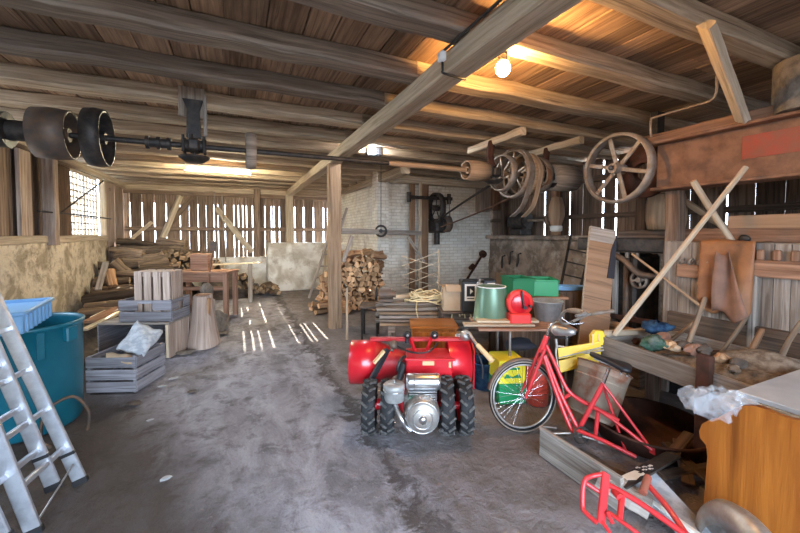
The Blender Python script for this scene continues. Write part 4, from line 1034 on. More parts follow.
b = B(); c = at(519,343,d=3.8); c.z = .555; b.blob(c, (.18,.13,.06), 4, .25); tag(b.build('black_bag', 'cloth_dark'), 'black bag slumped on the yellow crate under the table top', 'bag')
bpy.data.objects['black_bag'].location.z = .435
# masonry corner: ladder frame, blue hose, hooks, small board
t = thing('metal_ladder', 'dark narrow ladder frame leaning on the rough right wall behind the table', 'ladder', tuple(at(565,330,d=5.6)-V((0,0,at(565,330,d=5.6).z))))
q0, q1, s0, s1 = at(550,330,d=5.6), at(571,235,d=6.6), at(568,330,d=5.5), at(592,240,d=6.3); q0.z = s0.z = 0
for a, c in ((q0,q1),(s0,s1)):
    b = B(); b.bar(a, c, .035, .05); b.build('rail', 'iron_black', t, True)
for k in range(6):
    f = .2+k*.13; b = B(); b.tube([q0.lerp(q1,f), s0.lerp(s1,f)], .013, 6); b.build('rung', 'iron_black', t, True)
b = B(); c = at(566,304,d=4.9); c.z = .915
for k in range(3):
    b.tube(spline([c+RT*math.cos(a)*(.20+.02*k)+V((FW.x,FW.y,0))*math.sin(a)*.10+V((0,0,.016*k)) for a in [2*PI*j/10 for j in range(10)]], 3, True), .012, 6, loop=True)
tag(b.build('blue_hose', 'blue_plastic'), 'blue hose coiled on a stump against the rough right wall', 'hose')
b = B(); b.lathe([(0,0),(.26,0),(.25,.89),(0,.90)], (c.x,c.y,0), (0,0,1), 18); tag(b.build('tall_stump', 'plank_dark'), 'dark tall stump under the coiled blue hose', 'stump')
b = B(); p = at(499,281,x=6.12); b.box(p, (.03,.30,.42), (0,.08,0)); tag(b.build('small_board', 'board_brown'), 'small brown board standing against the rough right wall beside the brick', 'board')
p = bpy.data.objects['small_board']; 
t = thing('stone_block', 'low dark block of masonry under the small brown board', 'block', (6.0, p.location.y, 0))
b = B(); b.box((6.0, p.location.y, p.location.z/2-.005), (.5,.6,p.location.z-.012), bev=.03); b.build('block', 'stone_dark', t, True)
for k, (u, v) in enumerate(((503,262),(511,258),(519,260))):
    p = at(u, v, x=6.2); b = B(); b.tube([p+V((0.06,0,.16)), p+V((-.02,0,.14)), p+V((-.03,0,-.02)), p+V((-.03,.02*k,-.16))], [.02,.02,.035,.02], 7)
    tag(b.build('iron_hook', 'iron_black'), ['black iron hook on the rough right wall, nearest the brick corner','black iron hook on the rough right wall, middle of three','black iron hook on the rough right wall, farthest from the brick corner'][k], 'hook')
# things on the ledge of the right wall
p = at(520,238,x=6.1); p.z = 1.625
t = thing('electric_motor', 'dark electric motor standing on the ledge of the right wall below the pulleys', 'motor', tuple(p))
b = B(); c = p+V((0,0,.33)); b.cyl(c-V((0,.22,0)), c+V((0,.22,0)), .2, 24); b.cyl(c-V((0,.25,0)), c-V((0,.22,0)), .15, 20); b.box(p+V((0,0,.07)), (.34,.4,.14), bev=.02); b.build('housing', 'iron_black', t, True)
b = B(); b.cyl(c-V((0,1.0,0)), c, .03, 10); b.build('axle', 'iron_grey', t, True)
b = B(); cyl_wheel(b, c-V((0,.95,0)), (0,1,0), .2, .07, .05, 5, .03); b.build('wheel', 'iron_worn', t, True)
p = at(556,240,x=6.05); p.z = 1.622
t = thing('turned_post', 'spindle-shaped brown wooden post with a pale ring standing on the ledge of the right wall', 'post', tuple(p))
b = B(); b.lathe([(0,0),(.09,.0),(.09,.08)], p, (0,0,1), 20); b.lathe([(.10,.20),(.16,.4),(.15,.6),(.10,.78),(0,.8)], p, (0,0,1), 20); b.build('body', 'board_brown', t, True)
b = B(); b.lathe([(.09,.08),(.12,.10),(.12,.19),(.10,.2)], p, (0,0,1), 20); b.build('ring', 'label_white', t, True)
# ================================================================== WALK-BEHIND TRACTOR
rnd.seed(41)
t = thing('walk_behind_tractor', 'red walk-behind tractor with twin black lugged wheels and silver engine on the bare floor', 'tractor', tuple(at(417,431.5,z=0)), CAM_RZ)
def lug_wheel(x, r, w):
    b = B(); k = r/.235
    b.lathe([(r*.55,-w*.40),(r*.80,-w/2),(r*.93,-w*.48),(r*.965,-w*.3),(r*.975,0),(r*.965,w*.3),(r*.93,w*.48),(r*.80,w/2),(r*.55,w*.40)], (x,0,r), (1,0,0), 40)
    wh = b.build('wheel', 'rubber', t)
    g = B()
    for j in range(16):
        a = 2*PI*j/16
        for s in (-1,1):
            aa = a+(PI/16 if s > 0 else 0)
            p0 = V((x+s*w*.04, math.sin(aa)*r*.975, r+math.cos(aa)*r*.975)); a2 = aa+.20
            p1 = V((x+s*w*.50, math.sin(a2)*r*.94, r+math.cos(a2)*r*.94))
            g.bar(p0, p1, .022*k, .026*k, up=(0, math.sin(aa), math.cos(aa)), bev=.003)
    g.build('tread', 'rubber_dusty', wh)
    h = B(); h.lathe([(0,-.02),(r*.5,-.03),(r*.57,-w*.38),(r*.6,-w*.36)], (x,0,r), (1,0,0), 24); h.lathe([(0,.02),(r*.5,.03),(r*.57,w*.38),(r*.6,w*.36)], (x,0,r), (1,0,0), 24); h.build('rim', 'tractor_red', wh)
    return wh
for x, r in ((-.395,.215),(-.245,.215),(.235,.23),(.385,.23)): lug_wheel(x, r, .108)
b = B(); b.cyl((-.38,0,.22), (.37,0,.225), .03, 14); b.cyl((-.335,0,.235), (-.30,0,.235), .045, 14); b.cyl((.285,0,.245), (.31,0,.245), .045, 14); b.build('axle', 'tractor_red', t)
b = B(); b.box((0,.22,.30), (.2,.5,.2), bev=.03); b.box((-.1,.02,.27), (.10,.2,.16), bev=.02); b.build('gearbox', 'tractor_red_dull', t)
# engine
b = B(); b.lathe([(0,-.295),(.03,-.296),(.06,-.292),(.10,-.278),(.122,-.262),(.135,-.225),(.138,-.12),(.13,-.08)], (.03,0,.25), (0,1,0), 36); fan = b.build('fan_cover', 'steel_dull', t)
b = B(); b.ring((.03,-.288,.25), (0,1,0), .075, .004, 28, 6); b.ring((.03,-.262,.25), (0,1,0), .122, .004, 32, 6); b.build('cover_ridge', 'steel', fan)
b = B(); b.lathe([(0,-.31),(.028,-.308),(.034,-.29)], (.03,0,.25), (0,1,0), 20); b.build('starter_hub', 'steel', fan)
b = B(); b.box((.02,-.05,.25), (.26,.2,.24), bev=.03); b.box((.04,-.04,.375), (.2,.16,.06), bev=.015); b.build('engine_block', 'steel_dull', t)
b = B()
for k in range(5): b.box((.04,-.06,.33+.018*k), (.22,.2,.007), bev=.002)
b.build('cooling_fins', 'steel', t)
b = B(); b.lathe([(0,-.125),(.045,-.125),(.062,-.115),(.064,-.1),(.064,.13),(.06,.145),(.045,.152),(0,.152)], (.03,-.10,.465), (1,0,0), 30); b.build('fuel_tank', 'steel', t)
for s in (-.06,.12):
    b = B(); b.ring((.03+s,-.10,.465), (1,0,0), .065, .004, 28, 6); b.build('tank_band', 'steel_dull', t)
b = B(); b.lathe([(0,.0),(.078,.0),(.082,.01),(.082,.085),(.086,.09),(.086,.125),(.07,.138),(0,.142)], (-.19,-.12,.325), (0,0,1), 28); fl = b.build('air_filter', 'zinc', t)
b = B(); b.ring((-.19,-.12,.41), (0,0,1), .084, .004, 28, 6); b.cyl((-.19,-.12,.465), (-.19,-.12,.485), .012, 10); b.build('filter_clip', 'steel', fl)
b = B(); b.tube(spline([(-.20,-.12,.33),(-.17,-.16,.27),(-.13,-.2,.21),(-.10,-.2,.16),(-.06,-.2,.12)], 5), .022, 10); b.build('exhaust_pipe', 'steel', t)
b = B(); b.box((.0,-.12,.355), (.16,.06,.05), bev=.012); b.cyl((-.06,-.17,.36), (-.06,-.1,.36), .018, 10); b.cyl((.09,-.18,.345), (.09,-.1,.345), .024, 12); b.build('carburettor', 'cloth_green', t)
b = B(); b.cyl((.14,-.18,.25), (.2,-.14,.25), .03, 12); b.cyl((-.14,-.16,.11), (-.10,-.2,.10), .014, 8); b.cyl((.17,-.2,.115), (.19,-.18,.115), .014, 8); b.build('bolts', 'steel', t)
b = B(); b.tube(spline([(-.13,.0,.45),(-.16,-.05,.55),(-.13,-.02,.62),(-.10,.1,.6)], 5), .014, 8); b.cyl((-.15,-.06,.47), (-.11,-.06,.60), .024, 12); b.build('fuel_hose', 'black_plastic', t)
HD = Matrix.Translation((0,0,-.125)); B0 = B
def B(M=None): return B0(M if M else HD)
# hood and mouldboards
b = B(); b.box((.11,.24,.61), (.40,.30,.20), bev=.012); b.build('hood', 'tractor_red', t)
b = B(); b.bar((-.10,.07,.715), (.33,.07,.71), .03, .02); b.build('hood_edge', 'tractor_red', t)
b = B(); b.box((.10,.085,.672), (.10,.006,.036), bev=.002); b.build('hood_sticker', 'grip', t)
b = B(); b.box((.285,.085,.66), (.02,.006,.05), bev=.002); b.build('hood_sticker', 'grip', t)
b = B()                                                       # left drum and cone
b.lathe([(.19,-.60),(.20,-.595),(.20,-.37),(.19,-.365)], (0,.40,.575), (1,0,0), 30, -1.9, 2.9); b.build('left_drum', 'tractor_red', t)
b = B(); b.lathe([(.20,-.37),(.10,-.12),(.095,-.06)], (0,.40,.575), (1,0,0), 30, -1.9, 2.9); b.build('left_cone', 'tractor_red_dull', t)
b = B(); b.lathe([(.0,-.602),(.2,-.602),(.2,-.598),(0,-.598)], (0,.40,.575), (1,0,0), 30); b.build('side_plate', 'tractor_red_dull', t)
b = B(); b.lathe([(.20,.30),(.20,.50),(.19,.505)], (0,.40,.575), (1,0,0), 30, -1.9, 2.9); b.build('right_drum', 'tractor_red', t)
b = B(); b.prism([(.515,.24,.38),(.515,.60,.38),(.515,.60,.70),(.515,.5,.79),(.515,.34,.80),(.515,.22,.72)], (1,0,0), .012); b.build('side_plate', 'tractor_red', t)
b = B(); b.bar((-.42,.40,.79), (.51,.40,.79), .06, .03); b.build('cross_bar', 'tractor_red_dull', t)
b = B(); b.lathe([(.055,-.55),(.055,.5)], (0,.42,.5), (1,0,0), 14)
for k in range(9): b.box((-.45+k*.11,.42,.5), (.03,.22,.05), (k*.7,0,0), bev=.004)
b.build('rotor', 'tractor_red_dull', t)
b = B(); b.bar((.0,.25,.35), (.0,.5,.45), .2, .08); b.build('mounting_arm', 'tractor_red_dull', t)
# steering handles
for s, x in ((-1,-.075),(1,.165)):
    b = B(); b.bar((.045+s*.05,.30,.70), (x-s*.015,.26,.87), .035, .02); h = b.build('handle_arm', 'tractor_red', t)
    b = B(); b.lathe([(0,-.028),(.028,-.026),(.036,-.01),(.036,.012),(.026,.026),(0,.028)], (x,.235,.875), (0,1,0), 20); b.build('knob', 'black_plastic', h)
    b = B(); b.lathe([(0,-.034),(.010,-.033),(.012,-.027)], (x,.235,.875), (0,1,0), 12); b.build('knob_cap', 'steel', h)
b = B(); b.bar((-.25,.2,.76), (-.385,.12,.52), .03, .05); lv = b.build('lever', 'black_plastic', t)
b = B(); b.bar((-.37,.12,.66), (-.28,.15,.76), .05, .02); b.build('lever_tip', 'grip', lv)
b = B(); b.blob((-.20,.22,.79), (.045,.04,.04), 3, .2); b.cyl((-.22,.2,.74), (-.18,.24,.82), .016, 8); b.build('throttle', 'iron_worn', t)
b = B(); b.tube(spline([(-.2,.22,.80),(-.05,.16,.745),(.1,.15,.75),(.2,.25,.80)], 5), .008, 6); b.build('control_cable', 'black_plastic', t)
b = B(); b.cyl((-.08,.25,.80), (-.08,.25,.86), .02, 10); b.cyl((-.08,.25,.86), (-.08,.25,.88), .03, 10); b.build('filler_cap', 'black_plastic', t)
HD = Matrix.Translation((-.075,0,-.07))
b = B(); b.tube(spline([(.45,.3,.80),(.54,.24,.84),(.56,.2,.82),(.60,.12,.76)], 5), .013, 8); b.blob((.52,.28,.80), (.05,.05,.05), 8, .3); hb = b.build('handlebar', 'steel_dull', t)
b = B(); b.tube([(.60,.12,.765), (.70,.0,.665)], [.02,.024], 12); b.build('wooden_grip', 'grip', hb)
b = B(); b.tube(spline([(.56,.2,.80),(.60,.1,.70),(.63,.05,.60),(.62,.0,.52)], 4), .008, 6); b.build('brake_lever', 'black_plastic', hb)
B = B0
# ================================================================== RED BICYCLE
CT = at(529,432,z=0); HB = at(523,396,d=3.04)
t = thing('red_bicycle', 'red step-through bicycle without rear wheel leaning over the grey plank box', 'bicycle', tuple(V((CT.x,CT.y,0))))
e1 = (CT-HB).normalized(); R_ = (CT-HB).length*1.0
e2 = (RT*math.cos(.12)+V((FW.x,FW.y,0)).normalized()*math.sin(.12)); e2 = (e2-e1*e2.dot(e1)).normalized(); nrm = e1.cross(e2).normalized()
if nrm.dot(FW) > 0: nrm = -nrm
WR = R_-.018
b = B(); b.ring(HB, nrm, WR, .017, 56, 8); wh = b.build('front_tyre', 'rubber', t, True)
b = B(); b.ring(HB, nrm, WR-.024, .009, 56, 8); h_child(b, 'rim', 'steel_dull', wh, t)
b = B(); b.ring(HB+nrm*.012, nrm, WR+.002, .0075, 56, 6); h_child(b, 'sidewall', 'iron_grey', wh, t)
b = B(); d_, a_, g_ = basis(nrm)
for k in range(32):
    a = 2*PI*k/32; s = (1 if k % 2 else -1); q = a+(.5 if k % 4 < 2 else -.5)
    b.tube([HB+nrm*.025*s+(a_*math.cos(q)+g_*math.sin(q))*.02, HB+(a_*math.cos(a)+g_*math.sin(a))*(WR-.03)], .0014, 4)
h_child(b, 'spokes', 'chrome', wh, t)
b = B(); b.cyl(HB-nrm*.05, HB+nrm*.05, .016, 12); b.cyl(HB-nrm*.028, HB-nrm*.022, .026, 14); b.cyl(HB+nrm*.022, HB+nrm*.028, .026, 14); h_child(b, 'hub', 'chrome', wh, t)
def P(u, v, d): return at(u, v, d=d)
HT, HBm = P(545,341,2.99), P(543,348,3.0)
b = B()                                                       # mudguard over the upper wheel
pth = [];
for k in range(19):
    a = PI*(.62+.78*k/18); pth.append(HB+(e1*math.cos(a)+e2*math.sin(a)*-1)*(WR+.033))
rings = []
for p in pth:
    o = (p-HB).normalized(); rings.append([p-nrm*.028-o*.012, p-nrm*.016, p+nrm*.016, p+nrm*.028-o*.012, p+nrm*.022-o*.016, p-nrm*.022-o*.016])
b.loft(rings); b.build('mudguard', 'iron_worn', t, True)
crown = P(542.5,349,3.0)
for s in (-1,1):
    b = B(); q = HB+nrm*.05*s; b.tube(spline([crown+nrm*.035*s, crown.lerp(q,.5)+nrm*.012*s, crown.lerp(q,.85), q], 4), [.014]*8+[.010]*5, 9); b.build('fork_blade', 'bike_red', t, True)
b = B(); b.box(crown, (.05,.05,.03), (0,0,CAM_RZ), bev=.01); b.build('fork_crown', 'bike_red', t, True)
b = B(); b.tube([P(540.5,352,3.0), P(547,336,2.98)], .022, 14); b.build('head_tube', 'bike_red', t, True)
def tb(name, pts, r, mat='bike_red', seg=10, n=5):
    b = B(); b.tube(spline(pts, n) if len(pts) > 2 else pts, r, seg); return b.build(name, mat, t, True)
BBp = P(577,432,2.82)
tb('down_tube', [P(541.5,350,3.0), P(556,392,2.94), P(570,427,2.86), P(574,431,2.83)], .017)
tb('middle_tube', [P(545,355,2.99), P(558,388,2.94), P(566,405,2.90), P(579,431,2.82)], .0165)
tb('top_tube', [P(545.5,344,2.99), P(556,366,2.96), P(567,389,2.91), P(580,400,2.86), P(597,409,2.79), P(619,421,2.7)], .0165)
tb('seat_tube', [P(578.5,430,2.82), P(603.5,383,2.76)], .0175)
tb('seat_post', [P(603,384,2.76), P(609,368,2.74)], .0125, 'chrome')
DR = P(652,450,2.58); DR2 = P(632,453,2.70)
tb('seat_stay', [P(604,385,2.74), DR], .010); tb('seat_stay', [P(603,385,2.79), P(626,452,2.72)], .010)
tb('chain_stay', [P(577,430,2.78), P(606,442,2.66), P(636,457,2.56)], .015); tb('chain_stay', [P(600,411,2.77), P(620,425,2.69), DR], .0125)
tb('strut', [P(598,412,2.77), P(595,439,2.77)], .015)
tb('bridge', [P(564,398,2.92), P(570,394,2.90)], .014)
b = B(); b.cyl(BBp-nrm*.045, BBp+nrm*.045, .026, 16); b.build('bottom_bracket', 'steel_dull', t, True)
b = B(); b.bar(DR-nrm*.004+e1*.03, DR+nrm*.004-e1*.02, .04, .008); b.build('dropout', 'bike_red', t, True)
b = B(); c = BBp+nrm*.06; b.lathe([(.062,-.002),(.068,0),(.062,.002),(.055,0),(.062,-.002)], c, nrm, 32)
for k in range(3):
    a = 2*PI*k/3; b.bar(c, c+(a_*math.cos(a)+g_*math.sin(a))*.058, .016, .004, up=nrm)
b.build('chainring', 'iron_black', t, True)
b = B(); b.tube([c+nrm*.01, P(600,441,2.70)], .009, 8); b.box(P(603,442,2.69), (.09,.03,.022), (0,.2,CAM_RZ), bev=.006); b.build('crank', 'steel_dull', t, True)
b = B(); b.tube(spline([P(556,428,2.84), P(540,427,2.80), P(546,433,2.78), P(570,433,2.76)], 4), .008, 6); b.build('stand_bar', 'steel_dull', t, True)
# saddle
sc_ = P(609,362,2.72); sd = (P(633,368,2.66)-P(594,353,2.80)).normalized(); su = V((0,0,1)); ss = sd.cross(su).normalized(); su = ss.cross(sd)
rings = []
for q, w, hh in ((-.135,.018,.016),(-.12,.024,.022),(-.04,.034,.026),(.03,.062,.03),(.09,.085,.036),(.125,.085,.034),(.145,.06,.02)):
    c = sc_+sd*q+su*.012
    rings.append([c+ss*math.cos(a)*w+su*math.sin(a)*hh*(.7 if math.sin(a) > 0 else 1) for a in [2*PI*k/14 for k in range(14)]])
b = B(); b.loft(rings); b.build('saddle', 'black_plastic', t, True)
for q in (.09,.13):
    b = B(); b.tube(spline([sc_+sd*q+ss*.06*s_-su*.03+su*0 for s_ in (1,.5,0,-.5,-1)], 2), .009, 6); b.build('saddle_spring', 'chrome', t, True)
b = B(); b.tube([sc_-sd*.1-su*.018, sc_+sd*.12-su*.025], .006, 6); b.build('saddle_rail', 'steel_dull', t, True)
# handlebar
tb('stem', [P(546,338,2.98), P(552,324,2.95), P(560,321,2.92)], .012, 'chrome')
tb('handlebar', [P(576,316,2.55), P(585,313,2.60), P(575,309.5,2.72), P(564,312,2.82), P(560,321,2.90), P(566,324,2.95), P(578,319,3.02), P(590,314,3.08), P(613,311,3.12)], .0115, 'steel_dull')
tb('grip', [P(590,314,3.08), P(613,311,3.12)], .016, 'iron_grey'); tb('grip', [P(568,310.3,2.78), P(585,313,2.60)], .0155, 'iron_grey')
b = B(); c = P(564,331,2.86); ax = (P(552,329,2.96)-P(578,332,2.80)).normalized(); b.lathe([(0,-.09),(.02,-.085),(.034,-.05),(.042,.02),(.044,.07),(.03,.08),(0,.085)], c, ax, 22); hl = b.build('headlamp', 'steel_dull', t, True)
b = B(); b.lathe([(0,.094),(.03,.09),(.04,.075)], c, ax, 20); h_child(b, 'lens', 'clear_lens', hl, t)
tb('brake_cable', [P(572,321,2.96), P(578,330,2.9), P(566,338,2.9), P(552,336,2.95), P(547,345,2.97)], .0035, 'black_plastic', 5)
tb('brake_lever', [P(562,318,2.86), P(572,324,2.78), P(584,323,2.70)], .006, 'chrome', 6)
b = B(); b.cyl(P(556,339,2.94), P(557,348,2.94), .011, 10); b.build('dynamo', 'steel_dull', t, True)
# ================================================================== FRONT RIGHT
# grey plank box under the bicycle
A = at(539,455,z=0); Bq = V((A.x+.01, A.y-.62, 0)); ex = (Bq-A).normalized(); ey = V((-ex.y, ex.x, 0)); ang = math.atan2(ex.y, ex.x)
L, Wd = (Bq-A).length, .30
if ey.x < 0: ey = -ey
t = thing('kerb_plank', 'long grey plank standing on edge on the floor under the red bicycle', 'plank', tuple((A+Bq)/2))
b = B(); b.bar(A+V((0,0,.108))+ey*.015, Bq+V((0,0,.10))+ey*.015, .03, .215); b.build('plank', 'grey_wood', t, True)
for f in (.12,.85):
    p = A.lerp(Bq,f); b = B(); b.box(p+V((0,0,.08))+ey*.055, (.05,.06,.16), (0,0,ang)); b.build('cleat', 'plank_dark', t, True)
b = B(); b.blob((A+Bq)/2+ey*.22+V((0,0,-.01)), (.16,.30,.035), 77, .3, 12); q = random.Random(3); b.v = [p+V((q.uniform(-.01,.01),q.uniform(-.01,.01),q.uniform(-.012,.012))) for p in b.v]; tag(b.build('earth_heap', 'bark_dirt'), 'low heap of dark earth behind the grey plank under the bicycle', 'earth', None, 'stuff')
# second red frame in the corner
t = thing('bicycle_frame', 'bare red bicycle frame lying on the floor at the lower edge of the picture', 'bicycle frame', tuple(at(610,520,z=0)))
tb('front_loop', [P(606,474,2.12), P(592,476,2.12), P(584,482,2.10), P(582.5,506,2.05), P(586,513,2.02), P(597,523,1.97)], .013)
b = B(); b.bar(P(606,473,2.12), P(601,524,1.97), .05, .016, up=FW, bev=.006); b.build('dropout_plate', 'bike_red', t, True)
b = B(); b.bar(P(601,520,1.98), P(610,533,1.93), .02, .012); b.bar(P(607,512,1.99), P(613,524,1.95), .02, .012); b.build('plate_tongue', 'bike_red', t, True)
tb('cross_piece', [P(586,483,2.1), P(604,495,2.06)], .012)
tb('upper_tube', [P(609,485,2.1), P(640,503,2.0), P(690,538,1.84)], .0155)
tb('lower_tube', [P(608,512,2.0), P(625,524,1.93), P(648,541,1.86)], .011)
tb('strut', [P(622.5,493,2.06), P(619.5,519,1.95)], .0155)
b = B(); b.cyl(P(614,491,2.08), P(614,491,2.08)+V((-.02,-.05,0)), .02, 12); b.build('lug', 'bike_red', t, True)
tb('head_stem', [P(647,484,2.14), P(668,508,2.0), P(690,540,1.84)], .0155)
tb('head_tube', [P(648,477,2.17), P(642.5,493,2.09)], .021, 'rust_red')
# dark plate with a torn label, grey sheet, timber
t = thing('metal_plate', 'dark metal plate with a torn black-and-white label lying across the planks', 'plate', tuple(at(640,478,d=2.25)))
q = [P(609,482,2.22), P(626,488,2.14), P(681,456,2.42), P(664,452,2.52)]; n_ = (q[1]-q[0]).cross(q[2]-q[0]).normalized(); n_ = -n_ if n_.z < 0 else n_
b = B(); b.prism(q, -n_, .012); b.build('sheet', 'iron_black', t, True)
def on(f, g): return (q[0].lerp(q[3],f)).lerp(q[1].lerp(q[2],f), g)+n_*.002
b = B(); b.prism([on(.16,.1),on(.14,.55),on(.2,.9),on(.30,.8),on(.36,.92),on(.40,.6),on(.37,.2),on(.27,.12)], n_, .002); lb = b.build('label', 'label_white', t, True)
b = B()
for k, (f, g) in enumerate(((.40,.2),(.40,.6),(.46,.4),(.46,.8),(.52,.15),(.52,.6),(.35,.5))): b.prism([on(f,g), on(f,g+.16), on(f+.045,g+.16), on(f+.045,g)], n_, .004)
h_child(b, 'label_marks', 'black_plastic', lb, t)
b = B()
for k, (f, g) in enumerate(((.43,.05),(.43,.45),(.49,.62),(.49,.25),(.55,.4))): b.prism([on(f,g), on(f,g+.2), on(f+.04,g+.2), on(f+.04,g)], n_, .003)
h_child(b, 'label_flecks', 'label_white', lb, t)
q = [at(628,483,z=.10), at(655,472,z=.12), at(698,518,z=.05), at(722,545,z=.04), at(690,545,z=.04)]
b = B(); b.prism(q, (0,0,-1), .012); tag(b.build('grey_board', 'paper'), 'pale grey sheet of board lying on the floor before the orange-brown cabinet', 'board')
b = B(); b.bar(at(628,486,z=.085), at(706,541,z=.05), .03, .03); tag(b.build('white_lath', 'label_white'), 'thin white lath lying along the front edge of the pale grey sheet', 'lath')
b = B(); b.beam(at(598,477,z=.13), at(650,508,z=.06), .12, .10, 6, .006, seed=3); tag(b.build('short_timber', 'grey_wood'), 'short weathered timber on the floor beneath the bare red frame', 'timber')
# orange-brown cabinet with curved top
O = at(701,522,z=0); CR = V((RT.x,RT.y,0)).normalized(); CB = V((FW.x,FW.y,0)).normalized(); OX = O.x
t = thing('bed_end', 'orange-brown varnished cabinet end with a curved top edge at the lower right', 'cabinet', tuple(O))
prof = [at(u,v,x=OX) for u, v in ((706,445),(700,438),(699,431),(702,424),(709,420),(717,418),(726,413),(735,408),(745,405.5),(755,406),(766,409.5),(778,415),(790,419),(802,421),(815,420),(840,412),(870,402),(900,405))]
yl = prof[-1].y; pts = [V((OX,O.y-.005,0)), V((OX,O.y-.02,.40))]+prof+[V((OX,yl,0))]
b = B(); b.prism(pts, (1,0,0), .035); b.build('end_panel', 'varnish', t, True)
zt_ = .545; ym = (O.y+yl)/2
b = B(); b.box((OX+.29,ym-.02,zt_/2), (.48,O.y-yl-.10,zt_-.02), bev=.01); b.build('body', 'varnish', t, True)
b = B(); b.box((OX+.30,ym-.02,zt_), (.52,O.y-yl-.06,.03), bev=.006); b.build('top_board', 'varnish', t, True)
b = B(); b.cyl((OX-.012,O.y-.06,.05), (OX,O.y-.06,.05), .012, 12); b.build('foot_bolt', 'steel', t, True)
SC = at(736,390,z=.745)
t = thing('stone_slab', 'grey stone slab with a pale wooden edge lying on top of the orange-brown cabinet', 'slab', (SC.x+.4,SC.y-.35,.562))
b = B(); b.box((SC.x+.42,SC.y-.36,.728), (.84,.72,.03), bev=.004); b.build('slab', 'marble', t, True)
b = B(); b.box((SC.x+.43,SC.y-.37,.697), (.86,.74,.03), bev=.004); b.build('wooden_edge', 'pole_wood', t, True)
b = B(); b.box((SC.x+.30,SC.y-.40,.621), (.40,.54,.118), bev=.004); b.build('packing', 'cardboard', t, True)
# crumpled plastic film
q_ = random.Random(5)
def film(n1, n2, f, jit):
    g = []
    for i in range(n1+1): g.append([f(i/n1, j/n2)+V((q_.uniform(-jit,jit), q_.uniform(-jit,jit), q_.uniform(-jit,jit))) for j in range(n2+1)])
    return g
b = B()
y0_, y1_ = O.y+.02, yl+.1
# a strip draped along the panel edge and the slab, and a bunched ball at its far end
b.sheet(film(30, 12, lambda u, v: V((OX+.03+.07*v, y0_+(y1_-y0_)*u, .655+.035*math.sin(PI*(v*.8+.1))+.015*math.sin(u*23)+(-.04 if v < .1 else 0))), .012), .0015, smooth=False)
c = at(716,404,x=OX+.05)
for k, (r, o) in enumerate(((.105,V((0,0,0))),(.085,V((.03,.10,-.03))),(.075,V((.02,-.09,.03))))):
    b.sheet(film(14, 9, lambda u, v: c+o+V((math.cos(u*2*PI)*r*math.sin(PI*(.05+.9*v)), math.sin(u*2*PI)*r*1.1*math.sin(PI*(.05+.9*v)), -r*.8*math.cos(PI*v))), .017), .0015, smooth=False)
tag(b.build('plastic_film', 'wrap'), 'crumpled clear plastic film bunched over the curved top of the orange-brown cabinet', 'plastic film')
# mudguard in the corner
c = at(750,533,d=1.70); c.z = .005; dh = (CR*.12+CB*.99).normalized(); dn = V((-dh.y,dh.x,0)); b = B(); rings = []
for k in range(19):
    a = PI*k/18; o = dh*math.cos(a)+V((0,0,1))*math.sin(a); p = c+o*.325
    rings.append([p+dn*s_*.07+o*h for s_, h in ((-1,-.11),(-.85,-.05),(-.5,-.01),(0,.006),(.5,-.01),(.85,-.05),(1,-.11),(.82,-.055),(.48,-.018),(0,-.002),(-.48,-.018),(-.82,-.055))])
b.loft(rings); tag(b.build('mudguard', 'steel_dull'), 'grey curved metal mudguard standing on the floor before the cabinet', 'mudguard')
# ---- folded yellow garden chair
t = thing('garden_chair', 'folded yellow slatted garden chair with grey tube frame behind the bicycle', 'chair', tuple(at(578,372,d=3.35)-V((0,0,at(578,372,d=3.35).z))))
for k, (v0, v1) in enumerate(((348.5,359),(361,373))):
    b = B(); b.prism([P(558+k,v0,3.38-k*.02), P(559+k,v1,3.36-k*.02), P(601,v1-8-k*3.5,3.28), P(601,v0-7-k*3.5,3.28)], FW, .014); b.build('slat', 'yellow_slat', t, True)
tb('frame_tube', [P(604,350,3.26), P(580,353,3.33), P(560,346,3.39), P(556,352,3.39), P(560,375,3.34), P(572,430,3.2)], .009, 'steel_dull')
tb('frame_tube', [P(558,358,3.37), P(603,347,3.27)], .008, 'steel_dull')
a0 = P(572,430,3.2); 
b = B(); b.prism([P(592,345,3.30), P(592,336,3.31), P(596,331,3.31), P(603,331,3.31), P(605,336,3.31), P(603,345,3.30)], FW, .05); b.build('rolled_back', 'yellow_slat', t, True)
for k in range(2):
    b = B(); b.prism([P(592+k*6,345,3.295), P(592+k*6,334,3.305), P(593+k*6,334,3.305), P(593+k*6,345,3.295)], -FW, .004); b.build('back_groove', 'grip', t, True)
# tilted rusty drum
c0, c1 = P(590,417,3.02), P(604,368,3.10); ax = (c1-c0).normalized(); h = (c1-c0).length
t = thing('rusty_drum', 'old brown metal drum with flaking paint tilted behind the bicycle saddle', 'drum', tuple(c0))
b = B(); b.lathe([(0,0),(.165,0),(.172,.012),(.178,.14),(.186,.15),(.178,.16),(.19,.30),(.198,.31),(.19,.32),(.205,h-.01),(.215,h),(.20,h-.005),(.18,.02),(0,.02)], c0, ax, 36); b.build('body', 'drum_paint', t, True)
b = B(); b.ring(c0+ax*h, ax, .208, .008, 36, 6); b.build('rim', 'rust', t, True)
